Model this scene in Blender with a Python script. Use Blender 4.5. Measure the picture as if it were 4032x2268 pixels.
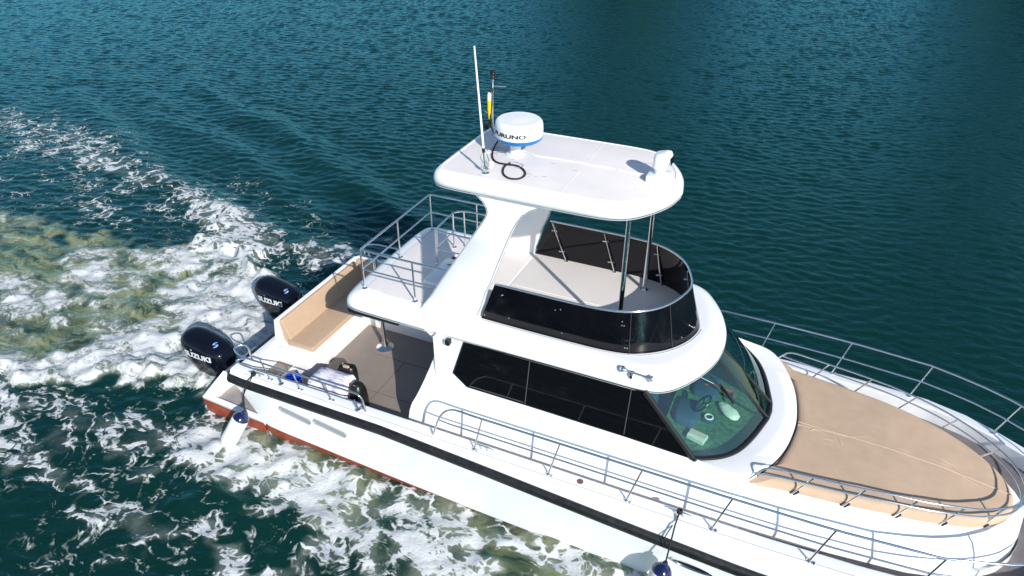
import bpy, bmesh, math, random
import numpy as np
from mathutils import Vector, Matrix
random.seed(4)
for o in list(bpy.data.objects): bpy.data.objects.remove(o, do_unlink=True)
S = bpy.context.scene
COL = S.collection

# ------------------------------------------------------------------ camera
cd = bpy.data.cameras.new('camera'); cam = bpy.data.objects.new('camera', cd); COL.objects.link(cam)
cd.sensor_width = 36.0; cd.lens = 25.22; cd.clip_start = 0.1; cd.clip_end = 9000
D = Vector((-0.34571, 0.76640, -0.54141)); R = Vector((0.91158, 0.41113, -0.00009)); U = R.cross(D)
M = Matrix(((R.x, U.x, -D.x, 0.0), (R.y, U.y, -D.y, -8.6774), (R.z, U.z, -D.z, 9.0530), (0, 0, 0, 1)))
cam.matrix_world = M
S.camera = cam
# ------------------------------------------------------------------ sky, sun, exposure
SUN = Vector((0.77 * math.cos(math.radians(30)), -0.64 * math.cos(math.radians(30)), math.sin(math.radians(30))))
w = bpy.data.worlds.new("World"); S.world = w; w.use_nodes = True
wn = w.node_tree; wn.nodes.clear()
sky = wn.nodes.new('ShaderNodeTexSky'); sky.sky_type = 'NISHITA'; sky.sun_disc = False
sky.sun_elevation = math.radians(30); sky.sun_rotation = math.atan2(SUN.x, SUN.y)
sky.air_density = 1.0; sky.dust_density = 0.2; sky.ozone_density = 2.0
bg = wn.nodes.new('ShaderNodeBackground'); bg.inputs[1].default_value = 0.12
wo = wn.nodes.new('ShaderNodeOutputWorld')
wn.links.new(sky.outputs[0], bg.inputs[0]); wn.links.new(bg.outputs[0], wo.inputs[0])
sl = bpy.data.lights.new('sun', 'SUN'); sl.energy = 4.6; sl.angle = math.radians(0.5); sl.color = (1.0, 0.955, 0.90)
so = bpy.data.objects.new('sun', sl); COL.objects.link(so)
so.rotation_euler = (-SUN).to_track_quat('-Z', 'Y').to_euler(); so.location = SUN * 40
S.view_settings.view_transform = 'Standard'; S.view_settings.look = 'None'
S.view_settings.exposure = 0.30; S.view_settings.gamma = 1.0
S.render.engine = 'CYCLES'
S.cycles.max_bounces = 8; S.cycles.transparent_max_bounces = 8

# ------------------------------------------------------------------ materials
def mat(name, col, rough=0.4, metal=0.0, coat=0.0, ior=1.5, var=0.0, vscale=4.0, bump=0.0, bscale=60.0, spec=0.5, col2=None):
    m = bpy.data.materials.new(name); m.use_nodes = True
    nt = m.node_tree; b = nt.nodes['Principled BSDF']
    b.inputs['Base Color'].default_value = (*col, 1); b.inputs['Roughness'].default_value = rough
    b.inputs['Metallic'].default_value = metal; b.inputs['IOR'].default_value = ior
    b.inputs['Coat Weight'].default_value = coat; b.inputs['Coat Roughness'].default_value = 0.06
    b.inputs['Specular IOR Level'].default_value = spec
    tc = nt.nodes.new('ShaderNodeTexCoord')
    if var > 0:
        n = nt.nodes.new('ShaderNodeTexNoise'); n.inputs['Scale'].default_value = vscale; n.inputs['Detail'].default_value = 6
        n.inputs['Roughness'].default_value = 0.65
        nt.links.new(tc.outputs['Object'], n.inputs['Vector'])
        r = nt.nodes.new('ShaderNodeValToRGB'); r.color_ramp.elements[0].position = 0.35; r.color_ramp.elements[1].position = 0.65
        a = tuple(c * (1 - var) for c in col); e = col2 or tuple(min(1, c * (1 + var)) for c in col)
        r.color_ramp.elements[0].color = (*a, 1); r.color_ramp.elements[1].color = (*e, 1)
        nt.links.new(n.outputs['Fac'], r.inputs['Fac']); nt.links.new(r.outputs['Color'], b.inputs['Base Color'])
    if bump > 0:
        n2 = nt.nodes.new('ShaderNodeTexNoise'); n2.inputs['Scale'].default_value = bscale; n2.inputs['Detail'].default_value = 4
        nt.links.new(tc.outputs['Object'], n2.inputs['Vector'])
        bp = nt.nodes.new('ShaderNodeBump'); bp.inputs['Strength'].default_value = bump; bp.inputs['Distance'].default_value = 0.01
        nt.links.new(n2.outputs['Fac'], bp.inputs['Height']); nt.links.new(bp.outputs['Normal'], b.inputs['Normal'])
    return m
WHITE = mat('gelcoat white', (0.84, 0.84, 0.84), 0.28, coat=0.25, var=0.02, vscale=1.3)
WHITE2 = mat('gelcoat white hull', (0.80, 0.81, 0.815), 0.30, coat=0.25, var=0.025, vscale=0.9)
TOPW = mat('roof nonskid paint', (0.80, 0.75, 0.715), 0.55, var=0.035, vscale=2.2, bump=0.25, bscale=220)
FLYW = mat('flybridge floor paint', (0.735, 0.69, 0.655), 0.5, var=0.03, vscale=1.5, bump=0.2, bscale=200)
STEEL = mat('polished steel', (0.78, 0.78, 0.79), 0.13, metal=1.0)
BLACKG = mat('black acrylic', (0.004, 0.004, 0.006), 0.05, var=0.3, vscale=3, spec=0.3)
GLASSB = mat('black window glass', (0.004, 0.004, 0.005), 0.03, spec=0.35)
RUBBER = mat('black rubber', (0.012, 0.012, 0.013), 0.42, var=0.5, vscale=9, bump=0.5, bscale=18)
BLACKP = mat('black plastic', (0.01, 0.01, 0.011), 0.35)
COWL = mat('black motor paint', (0.003, 0.004, 0.009), 0.09, coat=0.3, spec=0.35)
MOTOR = mat('black motor casting', (0.008, 0.008, 0.010), 0.28, coat=0.3)
RED = mat('red antifouling', (0.27, 0.052, 0.024), 0.6, var=0.3, vscale=5, bump=0.3, bscale=30)
TAN = mat('tan vinyl', (0.47, 0.335, 0.225), 0.5, var=0.05, vscale=9, bump=0.25, bscale=25)
PAD = mat('tan canvas pad', (0.52, 0.375, 0.26), 0.75, var=0.06, vscale=3.5, bump=0.3, bscale=260)
DECKB = mat('brown cockpit sole', (0.245, 0.205, 0.175), 0.6, var=0.07, vscale=3, bump=0.3, bscale=160)
DECKG = mat('grey nonskid', (0.165, 0.15, 0.15), 0.7, var=0.12, vscale=6, bump=0.6, bscale=140)
STEPG = mat('grey platform nonskid', (0.33, 0.30, 0.28), 0.7, var=0.12, vscale=4, bump=0.5, bscale=150)
NAVY = mat('navy vinyl', (0.006, 0.010, 0.06), 0.15, coat=0.6)
FENDW = mat('white fender vinyl', (0.82, 0.82, 0.80), 0.25, coat=0.3, var=0.03, vscale=5)
LETS = mat('silver lettering', (0.62, 0.63, 0.66), 0.3)
LETB = mat('dark lettering', (0.015, 0.016, 0.02), 0.4)
EMBL = mat('pale blue emblem', (0.25, 0.45, 0.80), 0.25)
BLUE = mat('blue band', (0.0, 0.17, 0.50), 0.35)
BUCK = mat('blue plastic', (0.0, 0.06, 0.62), 0.3)
YEL = mat('yellow plastic', (0.85, 0.60, 0.0), 0.35)
WIRE = mat('white cable sheath', (0.72, 0.70, 0.68), 0.5)
ROPE = mat('black rope', (0.012, 0.012, 0.012), 0.8, bump=0.6, bscale=120)
VENT = mat('grey vent', (0.27, 0.29, 0.31), 0.45)
TRIM = mat('grey wire trim', (0.42, 0.42, 0.44), 0.5)
SEAMM = mat('seam cord', (0.46, 0.345, 0.245), 0.6)
TURF = mat('green dash turf', (0.055, 0.17, 0.06), 0.9, var=0.6, vscale=14, bump=0.9, bscale=220)
CABIN = mat('dark cabin interior', (0.035, 0.045, 0.06), 0.7, var=0.3, vscale=3)
HELM = mat('helm blue grey', (0.03, 0.075, 0.13), 0.35)
BAG = mat('pale plastic bag', (0.70, 0.80, 0.74), 0.35, var=0.08, vscale=14, bump=0.9, bscale=18)
CARD = mat('pinkish card', (0.62, 0.50, 0.44), 0.6, var=0.06, vscale=12)
REDSKIN = mat('rust red trim', (0.28, 0.06, 0.05), 0.6)
BARM = mat('dull grey bar', (0.06, 0.06, 0.06), 0.5)
JOINT = mat('dark joint', (0.035, 0.035, 0.038), 0.4)
SMOKE = mat('clear lens', (0.75, 0.8, 0.8), 0.08)

def cloth_mat():
    m = mat('white cloth lilac print', (0.80, 0.78, 0.82), 0.8, bump=0.5, bscale=22)
    nt = m.node_tree; b = nt.nodes['Principled BSDF']; tc = nt.nodes['Texture Coordinate']
    mp = nt.nodes.new('ShaderNodeMapping'); mp.inputs['Scale'].default_value = (3, 14, 9)
    n = nt.nodes.new('ShaderNodeTexNoise'); n.inputs['Scale'].default_value = 2.2; n.inputs['Detail'].default_value = 6
    nt.links.new(tc.outputs['Object'], mp.inputs[0]); nt.links.new(mp.outputs[0], n.inputs['Vector'])
    r = nt.nodes.new('ShaderNodeValToRGB'); r.color_ramp.elements[0].position = 0.36; r.color_ramp.elements[1].position = 0.5
    r.color_ramp.elements[0].color = (0.36, 0.32, 0.55, 1); r.color_ramp.elements[1].color = (0.80, 0.77, 0.80, 1)
    nt.links.new(n.outputs['Fac'], r.inputs[0]); nt.links.new(r.outputs[0], b.inputs['Base Color'])
    return m
CLOTH = cloth_mat()

def windscreen_mat():
    m = bpy.data.materials.new('green tinted glass'); m.use_nodes = True; nt = m.node_tree; nt.nodes.clear()
    out = nt.nodes.new('ShaderNodeOutputMaterial')
    t = nt.nodes.new('ShaderNodeBsdfTransparent'); t.inputs[0].default_value = (0.80, 0.99, 0.90, 1)
    g = nt.nodes.new('ShaderNodeBsdfGlossy'); g.inputs[0].default_value = (0.75, 0.95, 0.9, 1); g.inputs[1].default_value = 0.02
    fr = nt.nodes.new('ShaderNodeFresnel'); fr.inputs[0].default_value = 1.6
    ad = nt.nodes.new('ShaderNodeMath'); ad.operation = 'ADD'; ad.inputs[1].default_value = 0.075
    mx = nt.nodes.new('ShaderNodeMixShader')
    nt.links.new(fr.outputs[0], ad.inputs[0]); nt.links.new(ad.outputs[0], mx.inputs[0])
    nt.links.new(t.outputs[0], mx.inputs[1]); nt.links.new(g.outputs[0], mx.inputs[2]); nt.links.new(mx.outputs[0], out.inputs[0])
    return m
GREENG = windscreen_mat()

# ------------------------------------------------------------------ mesh helpers
class MB:
    def __init__(s): s.v = []; s.f = []
    def add(s, vs, fs):
        b = len(s.v); s.v += [tuple(p) for p in vs]; s.f += [tuple(i + b for i in f) for f in fs]
    def loft(s, rings, closed=True, cap0=False, cap1=False):
        n = len(rings[0]); vs = [p for r in rings for p in r]; fs = []
        for k in range(len(rings) - 1):
            for i in range(n if closed else n - 1):
                j = (i + 1) % n
                fs.append((k * n + i, k * n + j, (k + 1) * n + j, (k + 1) * n + i))
        if cap0: fs.append(tuple(range(n))[::-1])
        if cap1: fs.append(tuple((len(rings) - 1) * n + i for i in range(n)))
        s.add(vs, fs)
    def tube(s, path, r, n=10, closed=False):
        P = [Vector(p) for p in path]; m = len(P); T = []
        for i in range(m):
            a = P[(i - 1) % m] if (closed or i > 0) else P[i]; b = P[(i + 1) % m] if (closed or i < m - 1) else P[i]
            T.append((b - a).normalized())
        nrm = T[0].orthogonal().normalized(); rings = []
        for i in range(m):
            nrm = (nrm - T[i] * nrm.dot(T[i])).normalized(); bi = T[i].cross(nrm)
            rr = r[i] if isinstance(r, (list, tuple)) else r
            rings.append([P[i] + (nrm * math.cos(t) + bi * math.sin(t)) * rr for t in [2 * math.pi * k / n for k in range(n)]])
        if closed: rings.append(rings[0])
        s.loft(rings, True, not closed, not closed)
    def lathe(s, prof, c, axis=(0, 0, 1), n=32):
        A = Vector(axis).normalized(); X = A.orthogonal().normalized(); Y = A.cross(X); c = Vector(c)
        rings = [[c + A * z + (X * math.cos(t) + Y * math.sin(t)) * max(r, 1e-4) for t in [2 * math.pi * k / n for k in range(n)]] for r, z in prof]
        s.loft(rings, True, True, True)
    def box(s, a, b, bev=0.0):
        x0, y0, z0 = [min(p, q) for p, q in zip(a, b)]; x1, y1, z1 = [max(p, q) for p, q in zip(a, b)]
        if bev <= 0:
            s.loft([[(x0, y0, z0), (x1, y0, z0), (x1, y1, z0), (x0, y1, z0)], [(x0, y0, z1), (x1, y0, z1), (x1, y1, z1), (x0, y1, z1)]], True, True, True)
        else:
            o = rrect((x0 + x1) / 2, (y0 + y1) / 2, (x1 - x0) / 2, (y1 - y0) / 2, min(bev * 1.6, (x1 - x0) / 2.01, (y1 - y0) / 2.01), 4)
            i = offset(o, bev * 0.9)
            j = offset(o, bev * 0.3)
            h = z1 - z0
            s.loft([[(x, y, z0) for x, y in i], [(x, y, z0 + bev * .3) for x, y in j], [(x, y, z0 + min(bev, h * .4)) for x, y in o], [(x, y, z1 - min(bev, h * .4)) for x, y in o], [(x, y, z1 - bev * .3) for x, y in j], [(x, y, z1) for x, y in i]], True, True, True)
    def slabpoly(s, out, prof, fill0=True, fill1=True):     # outline, list of (inset, z)
        s.loft([[(x, y, z) for x, y in offset(out, d)] for d, z in prof], True, fill0, fill1)
def rrect(cx, cy, hx, hy, r, n=6):
    p = []
    for (sx, sy, a0) in ((1, 1, 0), (-1, 1, 90), (-1, -1, 180), (1, -1, 270)):
        for k in range(n + 1):
            a = math.radians(a0 + 90 * k / n)
            p.append((cx + sx * (hx - r) + r * math.cos(a), cy + sy * (hy - r) + r * math.sin(a)))
    return p
def offset(poly, d):
    if abs(d) < 1e-9: return list(poly)
    n = len(poly); area = sum(poly[i][0] * poly[(i + 1) % n][1] - poly[(i + 1) % n][0] * poly[i][1] for i in range(n)); sg = 1 if area > 0 else -1
    out = []
    for i in range(n):
        a = Vector(poly[i - 1]); b = Vector(poly[i]); c = Vector(poly[(i + 1) % n])
        e1 = (b - a); e2 = (c - b)
        if e1.length < 1e-7: e1 = e2
        if e2.length < 1e-7: e2 = e1
        e1.normalize(); e2.normalize()
        n1 = Vector((-e1.y, e1.x)) * sg; n2 = Vector((-e2.y, e2.x)) * sg
        m = n1 + n2; L = max(m.length, 0.3); m /= L
        k = min(1.0 / max(m.dot(n1), 0.35), 2.0)
        out.append(tuple(b + m * d * k))
    return out
def smooth_path(pts, it=2, closed=False):
    P = [Vector(p) for p in pts]
    for _ in range(it):
        Q = []
        n = len(P)
        if not closed: Q.append(P[0])
        for i in range(n if closed else n - 1):
            a, b = P[i], P[(i + 1) % n]
            Q += [a * .75 + b * .25, a * .25 + b * .75]
        if not closed: Q.append(P[-1])
        P = Q
    return P
def fillet(pts, r, n=5):
    P = [Vector(p) for p in pts]; out = [P[0]]
    for i in range(1, len(P) - 1):
        a, b, c = P[i - 1], P[i], P[i + 1]
        d = min(r, (a - b).length * .49, (c - b).length * .49)
        p0 = b + (a - b).normalized() * d; p2 = b + (c - b).normalized() * d
        for k in range(n + 1):
            t = k / n; out.append(p0 * (1 - t) ** 2 + b * 2 * t * (1 - t) + p2 * t * t)
    out.append(P[-1]); return out
def interp(x, xs, ys):
    return float(np.interp(x, xs, ys))
def finish(me, ang=38):
    bm = bmesh.new(); bm.from_mesh(me)
    bmesh.ops.remove_doubles(bm, verts=bm.verts, dist=1e-5)
    bmesh.ops.recalc_face_normals(bm, faces=bm.faces)
    for f in bm.faces: f.smooth = True
    for e in bm.edges:
        if len(e.link_faces) == 2:
            if e.calc_face_angle(0) > math.radians(ang): e.smooth = False
    bm.to_mesh(me); bm.free()
def obj(name, mb, m, parent=None, ang=38, label=None):
    me = bpy.data.meshes.new(name); me.from_pydata(mb.v, [], mb.f); finish(me, ang)
    me.materials.append(m)
    o = bpy.data.objects.new(name, me); COL.objects.link(o)
    if parent is not None: o.parent = parent
    if label: o['label'] = label
    return o
def empty(name, loc, label=None, cat=None, group=None, parent=None):
    o = bpy.data.objects.new(name, None); COL.objects.link(o); o.empty_display_size = 0.3
    o.location = loc
    if label: o['label'] = label
    if cat: o['category'] = cat
    if group: o['group'] = group
    if parent: o.parent = parent
    return o
def text_mesh(body, size, bold=0.0, xs=1.0):
    cu = bpy.data.curves.new('txt', 'FONT'); cu.body = body; cu.size = size; cu.align_x = 'LEFT'; cu.offset = bold; cu.resolution_u = 4
    o = bpy.data.objects.new('txt', cu); COL.objects.link(o)
    bpy.context.view_layer.update()
    dg = bpy.context.evaluated_depsgraph_get()
    me = bpy.data.meshes.new_from_object(o.evaluated_get(dg))
    bm = bmesh.new(); bm.from_mesh(me)
    bmesh.ops.triangulate(bm, faces=bm.faces)
    bmesh.ops.subdivide_edges(bm, edges=[e for e in bm.edges if e.calc_length() > size * .18], cuts=2, use_grid_fill=False)
    bmesh.ops.triangulate(bm, faces=bm.faces)
    vs = [(v.co.x * xs, v.co.y) for v in bm.verts]; fs = [tuple(v.index for v in f.verts) for f in bm.faces]
    bm.free(); bpy.data.objects.remove(o); bpy.data.curves.remove(cu); bpy.data.meshes.remove(me)
    x0 = min(v[0] for v in vs); x1 = max(v[0] for v in vs); y0 = min(v[1] for v in vs); y1 = max(v[1] for v in vs)
    return [((x - x0) / (x1 - x0), (y - y0) / (y1 - y0)) for x, y in vs], fs
def raw(name, vs, fs, m, parent):
    mb = MB(); mb.add(vs, fs); return obj(name, mb, m, parent)

#@@WATER0
# ================================================================== water
def build_water():
    N = 1024; dx = 0.0625; X0 = -51.0; Y0 = -11.0
    rs = np.random.RandomState(7)
    kx = np.fft.fftfreq(N, dx) * 2 * np.pi; KX, KY = np.meshgrid(kx, kx, indexing='ij'); K = np.hypot(KX, KY); K[0, 0] = 1
    TH = np.arctan2(KY, KX)
    def field(lo, hi, pw, direc=None, spread=2.0, seed=1):
        r = np.random.RandomState(seed)
        g = np.fft.fft2(r.normal(size=(N, N)))
        lam = 2 * np.pi / K
        A = K ** (-pw) * np.exp(-(lo / lam) ** 4) * np.exp(-(lam / hi) ** 4)
        if direc is not None: A = A * (np.abs(np.cos(TH - direc)) ** spread + .08)
        A[0, 0] = 0
        f = np.real(np.fft.ifft2(g * A)); return f / f.std()
    xs = X0 + dx * np.arange(N); ys = Y0 + dx * np.arange(N)
    X, Yv = np.meshgrid(xs, ys, indexing='ij')
    vdir = math.radians(104)
    rip = field(.24, .62, .6, vdir, 4.0, 2) * .0070 + field(.24, .5, .6, math.radians(78), 5.0, 3) * .0038 + field(1.2, 4.0, 1.0, math.radians(85), 2.0, 4) * .0035
    chop = field(.3, 2.2, 1.3, None, 0, 5); chop2 = field(.16, .7, 1.0, None, 0, 6)
    low = field(2.0, 9.0, 1.0, None, 0, 8); mid = field(.8, 3.0, 1.0, None, 0, 9); fine = field(.3, 1.2, 1.0, None, 0, 10)
    # warped coordinates so that painted bands meander
    wx = X + .25 * mid + .35 * low; wyv = Yv + .22 * field(.8, 3.5, 1.0, None, 0, 11) + .12 * fine
    def dist(pts, WX=wx, WY=wyv):
        best = np.full(X.shape, 1e9); par = np.zeros(X.shape); n = len(pts) - 1
        for i in range(n):
            ax, ay = pts[i][:2]; bx, by = pts[i + 1][:2]; ux, uy = bx - ax, by - ay; L2 = ux * ux + uy * uy
            t = np.clip(((WX - ax) * ux + (WY - ay) * uy) / L2, 0, 1)
            d = np.hypot(WX - ax - t * ux, WY - ay - t * uy); m = d < best
            best[m] = d[m]; par[m] = (i + t[m]) / n
        return best, par
    def sdist(pts):      # signed: positive on the +y side
        best, par = dist(pts, X, Yv)
        px = [p[0] for p in pts]; py = [p[1] for p in pts]; o = np.argsort(px)
        return best * np.where(Yv > np.interp(X, np.array(px)[o], np.array(py)[o]), 1, -1), par
    def sdist2(pts):     # same, along a meandering line
        best, par = dist(pts, X + .10 * low, Yv + .08 * low)
        px = [q_[0] for q_ in pts]; py = [q_[1] for q_ in pts]; o = np.argsort(px)
        return best * np.where(Yv + .08 * low > np.interp(X + .10 * low, np.array(px)[o], np.array(py)[o]), 1, -1), par
    G = lambda d, s: np.exp(-(d / s) ** 2)
    sst = lambda a, b, x: (lambda t: t * t * (3 - 2 * t))(np.clip((x - a) / (b - a), 0, 1))
    foam = np.zeros(X.shape); turb = np.zeros(X.shape); h = rip.copy(); rough = np.zeros(X.shape)
    # --- prop wash behind the boat
    up = np.interp(wx, [-30, -20.7, -19.1, -17, -15.8, -13.8, -11.6, -10.2, -9.2], [3.0, 2.1, 2.1, 1.9, 2.3, 2.7, 2.1, 1.2, .6])
    lo = np.interp(wx, [-30, -20, -13.2, -12.6, -12, -11.1, -10.2, -9.2], [-5, -3.9, -3.15, -2.8, -2.4, -1.95, -1.8, -1.75])
    ins = sst(-.05, .45, up - wyv) * sst(-.05, .35, wyv - lo) * sst(-8.9, -9.5, X)
    turb = np.maximum(turb, ins * np.clip(.85 + .2 * mid + .2 * low, .3, 1))
    foam += ins * np.clip(.88 + .17 * mid + .14 * fine, .2, 1.1) + .26 * ins * sst(-13.5, -10.5, X)
    d, p = dist([(-9.6, -1.25), (-11.08, -1.25), (-11.85, -1.45), (-12.58, -2.0), (-13.08, -2.45), (-14.2, -3.0), (-18, -3.8)]); foam += .46 * G(d, .55)
    d, p = dist([(-9.7, .95), (-10.4, 1.15), (-11.2, 1.65), (-12.46, 2.5), (-13.8, 3.25), (-15.1, 4.2)]); foam += 1.0 * G(d, .68) * (1 - .5 * p)
    d, p = dist([(-9.9, .5), (-10.7, .75), (-11.6, 1.1), (-12.3, 1.4)]); foam += .6 * G(d, .65)
    d, p = dist([(-9.7, .2), (-10.6, .5), (-11.9, 1.05), (-13.0, 1.9)]); foam += .45 * G(d, .85)
    d, p = dist([(-9.6, -1.2), (-11, -1.2), (-12.2, -1.7)]); foam += .30 * G(d, .75)
    d, p = dist([(-14, .4), (-15.1, .05), (-16.1, -.9), (-18, -1.6)]); foam += .35 * G(d, .5)
    d, p = dist([(-10.2, -.5), (-11.2, -.2), (-12.2, -.7)]); foam += .22 * G(d, .6)
    for (cx, cy, r_, a) in ((-17.2, .75, 1.7, .55), (-12.5, -.30, .8, .60), (-14.3, -1.55, 1.0, .5), (-13.2, .8, .8, .4), (-19, 0, 2, .4)):
        q = np.hypot(wx - cx, wyv - cy); foam -= a * G(q, r_) * ins; turb += .3 * G(q, r_) * ins
    # --- port side lace
    l1 = [(-8.6, 3.3), (-10.02, 3.55), (-11.3, 3.65), (-13.35, 4.0), (-14.33, 4.40), (-15.79, 4.66), (-17.57, 5.25), (-18.59, 5.44), (-20.53, 5.94), (-22.41, 6.61), (-24.54, 6.89), (-28, 7.2)]
    d, p = dist(l1); foam += (.52 - .12 * p) * G(d, .42 + .25 * p) + .16 * G(d, 1.3)
    d, p = dist([(-9.2, 3.1), (-10.4, 3.1), (-11.8, 3.5), (-12.8, 4.2)]); foam += .30 * G(d, .45)
    upl = np.interp(wx, [-30, -24, -18, -14, -12, -10], [7.4, 6.9, 5.4, 4.4, 3.8, 3.2])
    reg = sst(0, .6, upl - wyv) * sst(0, .8, wyv - up + .3) * sst(-11.2, -13.2, X)
    foam += reg * np.clip(.27 + .12 * mid + .05 * low, 0, .55)
    d, p = dist([(-22.2, 7.9), (-22.6, 9.0), (-25.5, 10.2)]); foam += .22 * G(d, .5) * (1 - p)
    d, p = dist([(-9.4, 4.6), (-11.4, 5.2), (-14, 5.6), (-16.5, 6.2)]); foam += .2 * G(d, .35)
    # --- starboard side: bow wash along the hull and old foam
    ed = np.interp(wx, [-30, -14, -12, -10.6, -9.6, -9.0, -8.3, -7.2, -5.7, -4.2, -3, -1.5, 3], [-6, -3.6, -3.3, -3.1, -2.95, -3.25, -3.35, -3.55, -3.35, -3.40, -3.0, -2.7, -2.5])
    hy = -2.0
    a = sst(-.10, .35, wyv - ed) * (Yv < -1.5) * sst(-9.7, -8.6, X)
    foam += a * np.clip(.72 + .13 * mid + .06 * fine, .3, 1.0)
    d, p = dist([(-9.0, -2.75), (-8.0, -2.95), (-6.9, -3.0), (-5.6, -2.95), (-4.2, -3.0), (-2.6, -2.65), (-1, -2.4)]); foam += .30 * G(d, .28)
    near = G(Yv + 1.95, .40) * sst(-9.2, -8.2, X); foam -= .18 * near * np.clip(1 + .5 * fine, 0, 2)
    turb = np.maximum(turb, np.clip(.95 * sst(-3.5, -2.6, wyv) * (Yv < -1.5) * sst(-9.0, -7.6, X) * (.75 + .25 * mid), 0, 1))
    d, p = dist([(-8.6, -2.6), (-9.6, -2.75), (-10.6, -2.8), (-12, -2.9), (-14, -3.5)]); foam += (.46 - .15 * p) * G(d, .42)
    d, p = dist([(-9.2, -3.2), (-10.5, -3.45), (-11.6, -3.75), (-13, -4.0)]); foam += .50 * G(d, .32)
    d, p = dist([(-12.8, -3.65), (-11.62, -3.9), (-9.63, -4.28), (-8.55, -4.22), (-7.69, -4.25), (-6.88, -4.35), (-5.8, -4.5)]); foam += .52 * G(d, .22)
    d, p = dist([(-7.2, -4.55), (-5.7, -4.15), (-4.7, -3.75), (-3.65, -3.3), (-2.66, -2.7), (-1.4, -2.3)]); foam += .50 * G(d, .30)
    d, p = dist([(-9, -5.2), (-7.2, -4.8), (-5.4, -4.4)]); foam += .32 * G(d, .4)
    old = sst(-1.6, -3.2, Yv) * sst(-2, -5, X); foam += old * np.clip(.15 + .10 * mid, 0, .38)
    old = sst(1.2, .2, wyv - l1[0][1] - .25 * (-X - 9)) * 0
    foam = np.clip(foam, 0, 1.15); turb = np.clip(turb, 0, 1)
    # --- shape of the wake
    d, p = sdist2([(-7.0, 4.6), (-10.05, 6.20), (-11.42, 7.11), (-13.51, 8.06), (-16.02, 9.49), (-18.98, 10.74), (-21.47, 11.59), (-24.22, 13.16), (-27.61, 15.63), (-34, 19.5)])
    am = .13 * np.exp(-((p - .35) / .5) ** 2)
    h += am * (np.exp(-((d) / .55) ** 2) - .55 * np.exp(-((d + 1.0) / .7) ** 2) + .45 * np.exp(-((d + 2.1) / .55) ** 2) - .3 * np.exp(-((d + 3.1) / .6) ** 2) - .25 * np.exp(-((d - .9) / .6) ** 2))
    d, p = sdist([(-8.6, 3.3), (-11.3, 3.65), (-14.33, 4.40), (-18.59, 5.44), (-22.41, 7.4), (-28, 10)])
    h += .10 * np.exp(-(d / .5) ** 2) * sst(0, .15, p) - .05 * np.exp(-((d - 1.0) / .6) ** 2)
    d, p = dist([(-9.8, 1.0), (-11.2, 1.7), (-12.46, 2.5), (-13.8, 3.3), (-16, 4.6)]); h += (.26 + .035 * chop2 + .04 * fine) * G(d, .36) * (1 - p) ** .6
    d, p = dist([(-9.6, -1.25), (-11.08, -1.25), (-12.58, -2.0), (-14.2, -3.0)]); h += (.15 + .03 * chop2) * G(d, .4)
    d, p = dist([(-9, -3.25), (-7.2, -3.5), (-5.7, -3.3), (-4.2, -3.35), (-2.6, -2.9), (-.6, -2.5)]); h += .08 * G(d, .32)
    act = np.clip(np.maximum(ins, a) * 1.0, 0, 1)
    # smooth activity so that the sea is lumpy only in the wash
    strk = field(.35, 3.0, 1.2, math.radians(95), 2.0, 21)
    h = h * (1 - .4 * act) + ins * (.022 * chop + .030 * strk + .010 * chop2) * (.45 + .55 * sst(-17, -11, X)) + a * (.024 * chop + .006 * chop2) + .03 * np.clip(foam - .3, 0, 1) * (1 + .8 * fine)
    h += .005 * chop * (1 - act) * np.clip(1 - np.abs(Yv - 2) / 14, 0, 1) * sst(2, -9, X)
    und = (np.abs(Yv) < 1.9) & (X > -8.9) & (X < 3)
    h[und] = np.minimum(h[und], -.05)
    E = np.minimum.reduce([X - xs[0], xs[-1] - X, Yv - ys[0], ys[-1] - Yv]); fade = sst(0, 3.0, E); h *= fade
    me = bpy.data.meshes.new('water')
    n = N * N
    ring = [(-6000, -6000), (6000, -6000), (6000, 6000), (-6000, 6000)]
    co = np.empty((n + 4, 3), np.float32); co[:n, 0] = X.ravel(); co[:n, 1] = Yv.ravel(); co[:n, 2] = h.ravel()
    for i, (a_, b_) in enumerate(ring): co[n + i] = (a_, b_, 0)
    ii, jj = np.meshgrid(np.arange(N - 1), np.arange(N - 1), indexing='ij'); b0 = (ii * N + jj).ravel()
    quads = np.stack([b0, b0 + N, b0 + N + 1, b0 + 1], 1).astype(np.int32)
    # frame from the grid border to the horizon
    c00, c10, c11, c01 = 0, (N - 1) * N, n - 1, N - 1
    e0 = [i * N for i in range(N)]; e1 = [(N - 1) * N + j for j in range(N)]; e2 = [i * N + N - 1 for i in range(N - 1, -1, -1)]; e3 = [j for j in range(N - 1, -1, -1)]
    nf = len(quads)
    polys = [[n + 1, n] and ([n, n + 1] + e0[::-1]), [n + 1, n + 2] + e1[::-1], [n + 2, n + 3] + e2[::-1], [n + 3, n] + e3[::-1]]
    loops = np.concatenate([quads.ravel()] + [np.array(p_, np.int32) for p_ in polys])
    tot = np.concatenate([np.full(nf, 4, np.int32), np.array([len(p_) for p_ in polys], np.int32)])
    st_ = np.concatenate([[0], np.cumsum(tot)[:-1]]).astype(np.int32)
    me.vertices.add(n + 4); me.vertices.foreach_set('co', co.ravel())
    me.loops.add(len(loops)); me.loops.foreach_set('vertex_index', loops)
    me.polygons.add(len(tot)); me.polygons.foreach_set('loop_start', st_); me.polygons.foreach_set('loop_total', tot)
    me.update(calc_edges=True)
    me.polygons.foreach_set('use_smooth', np.ones(len(tot), bool))
    for nm, arr in (('foam', foam * fade), ('turb', turb * fade), ('act', act * fade), ('wash', ins * fade)):
        at = me.attributes.new(nm, 'FLOAT', 'POINT'); at.data.foreach_set('value', np.concatenate([arr.ravel(), np.zeros(4)]).astype(np.float32))
    o = bpy.data.objects.new('water', me); COL.objects.link(o); o['kind'] = 'structure'; o['label'] = 'dark green rippled water with white foam and wake'
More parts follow.
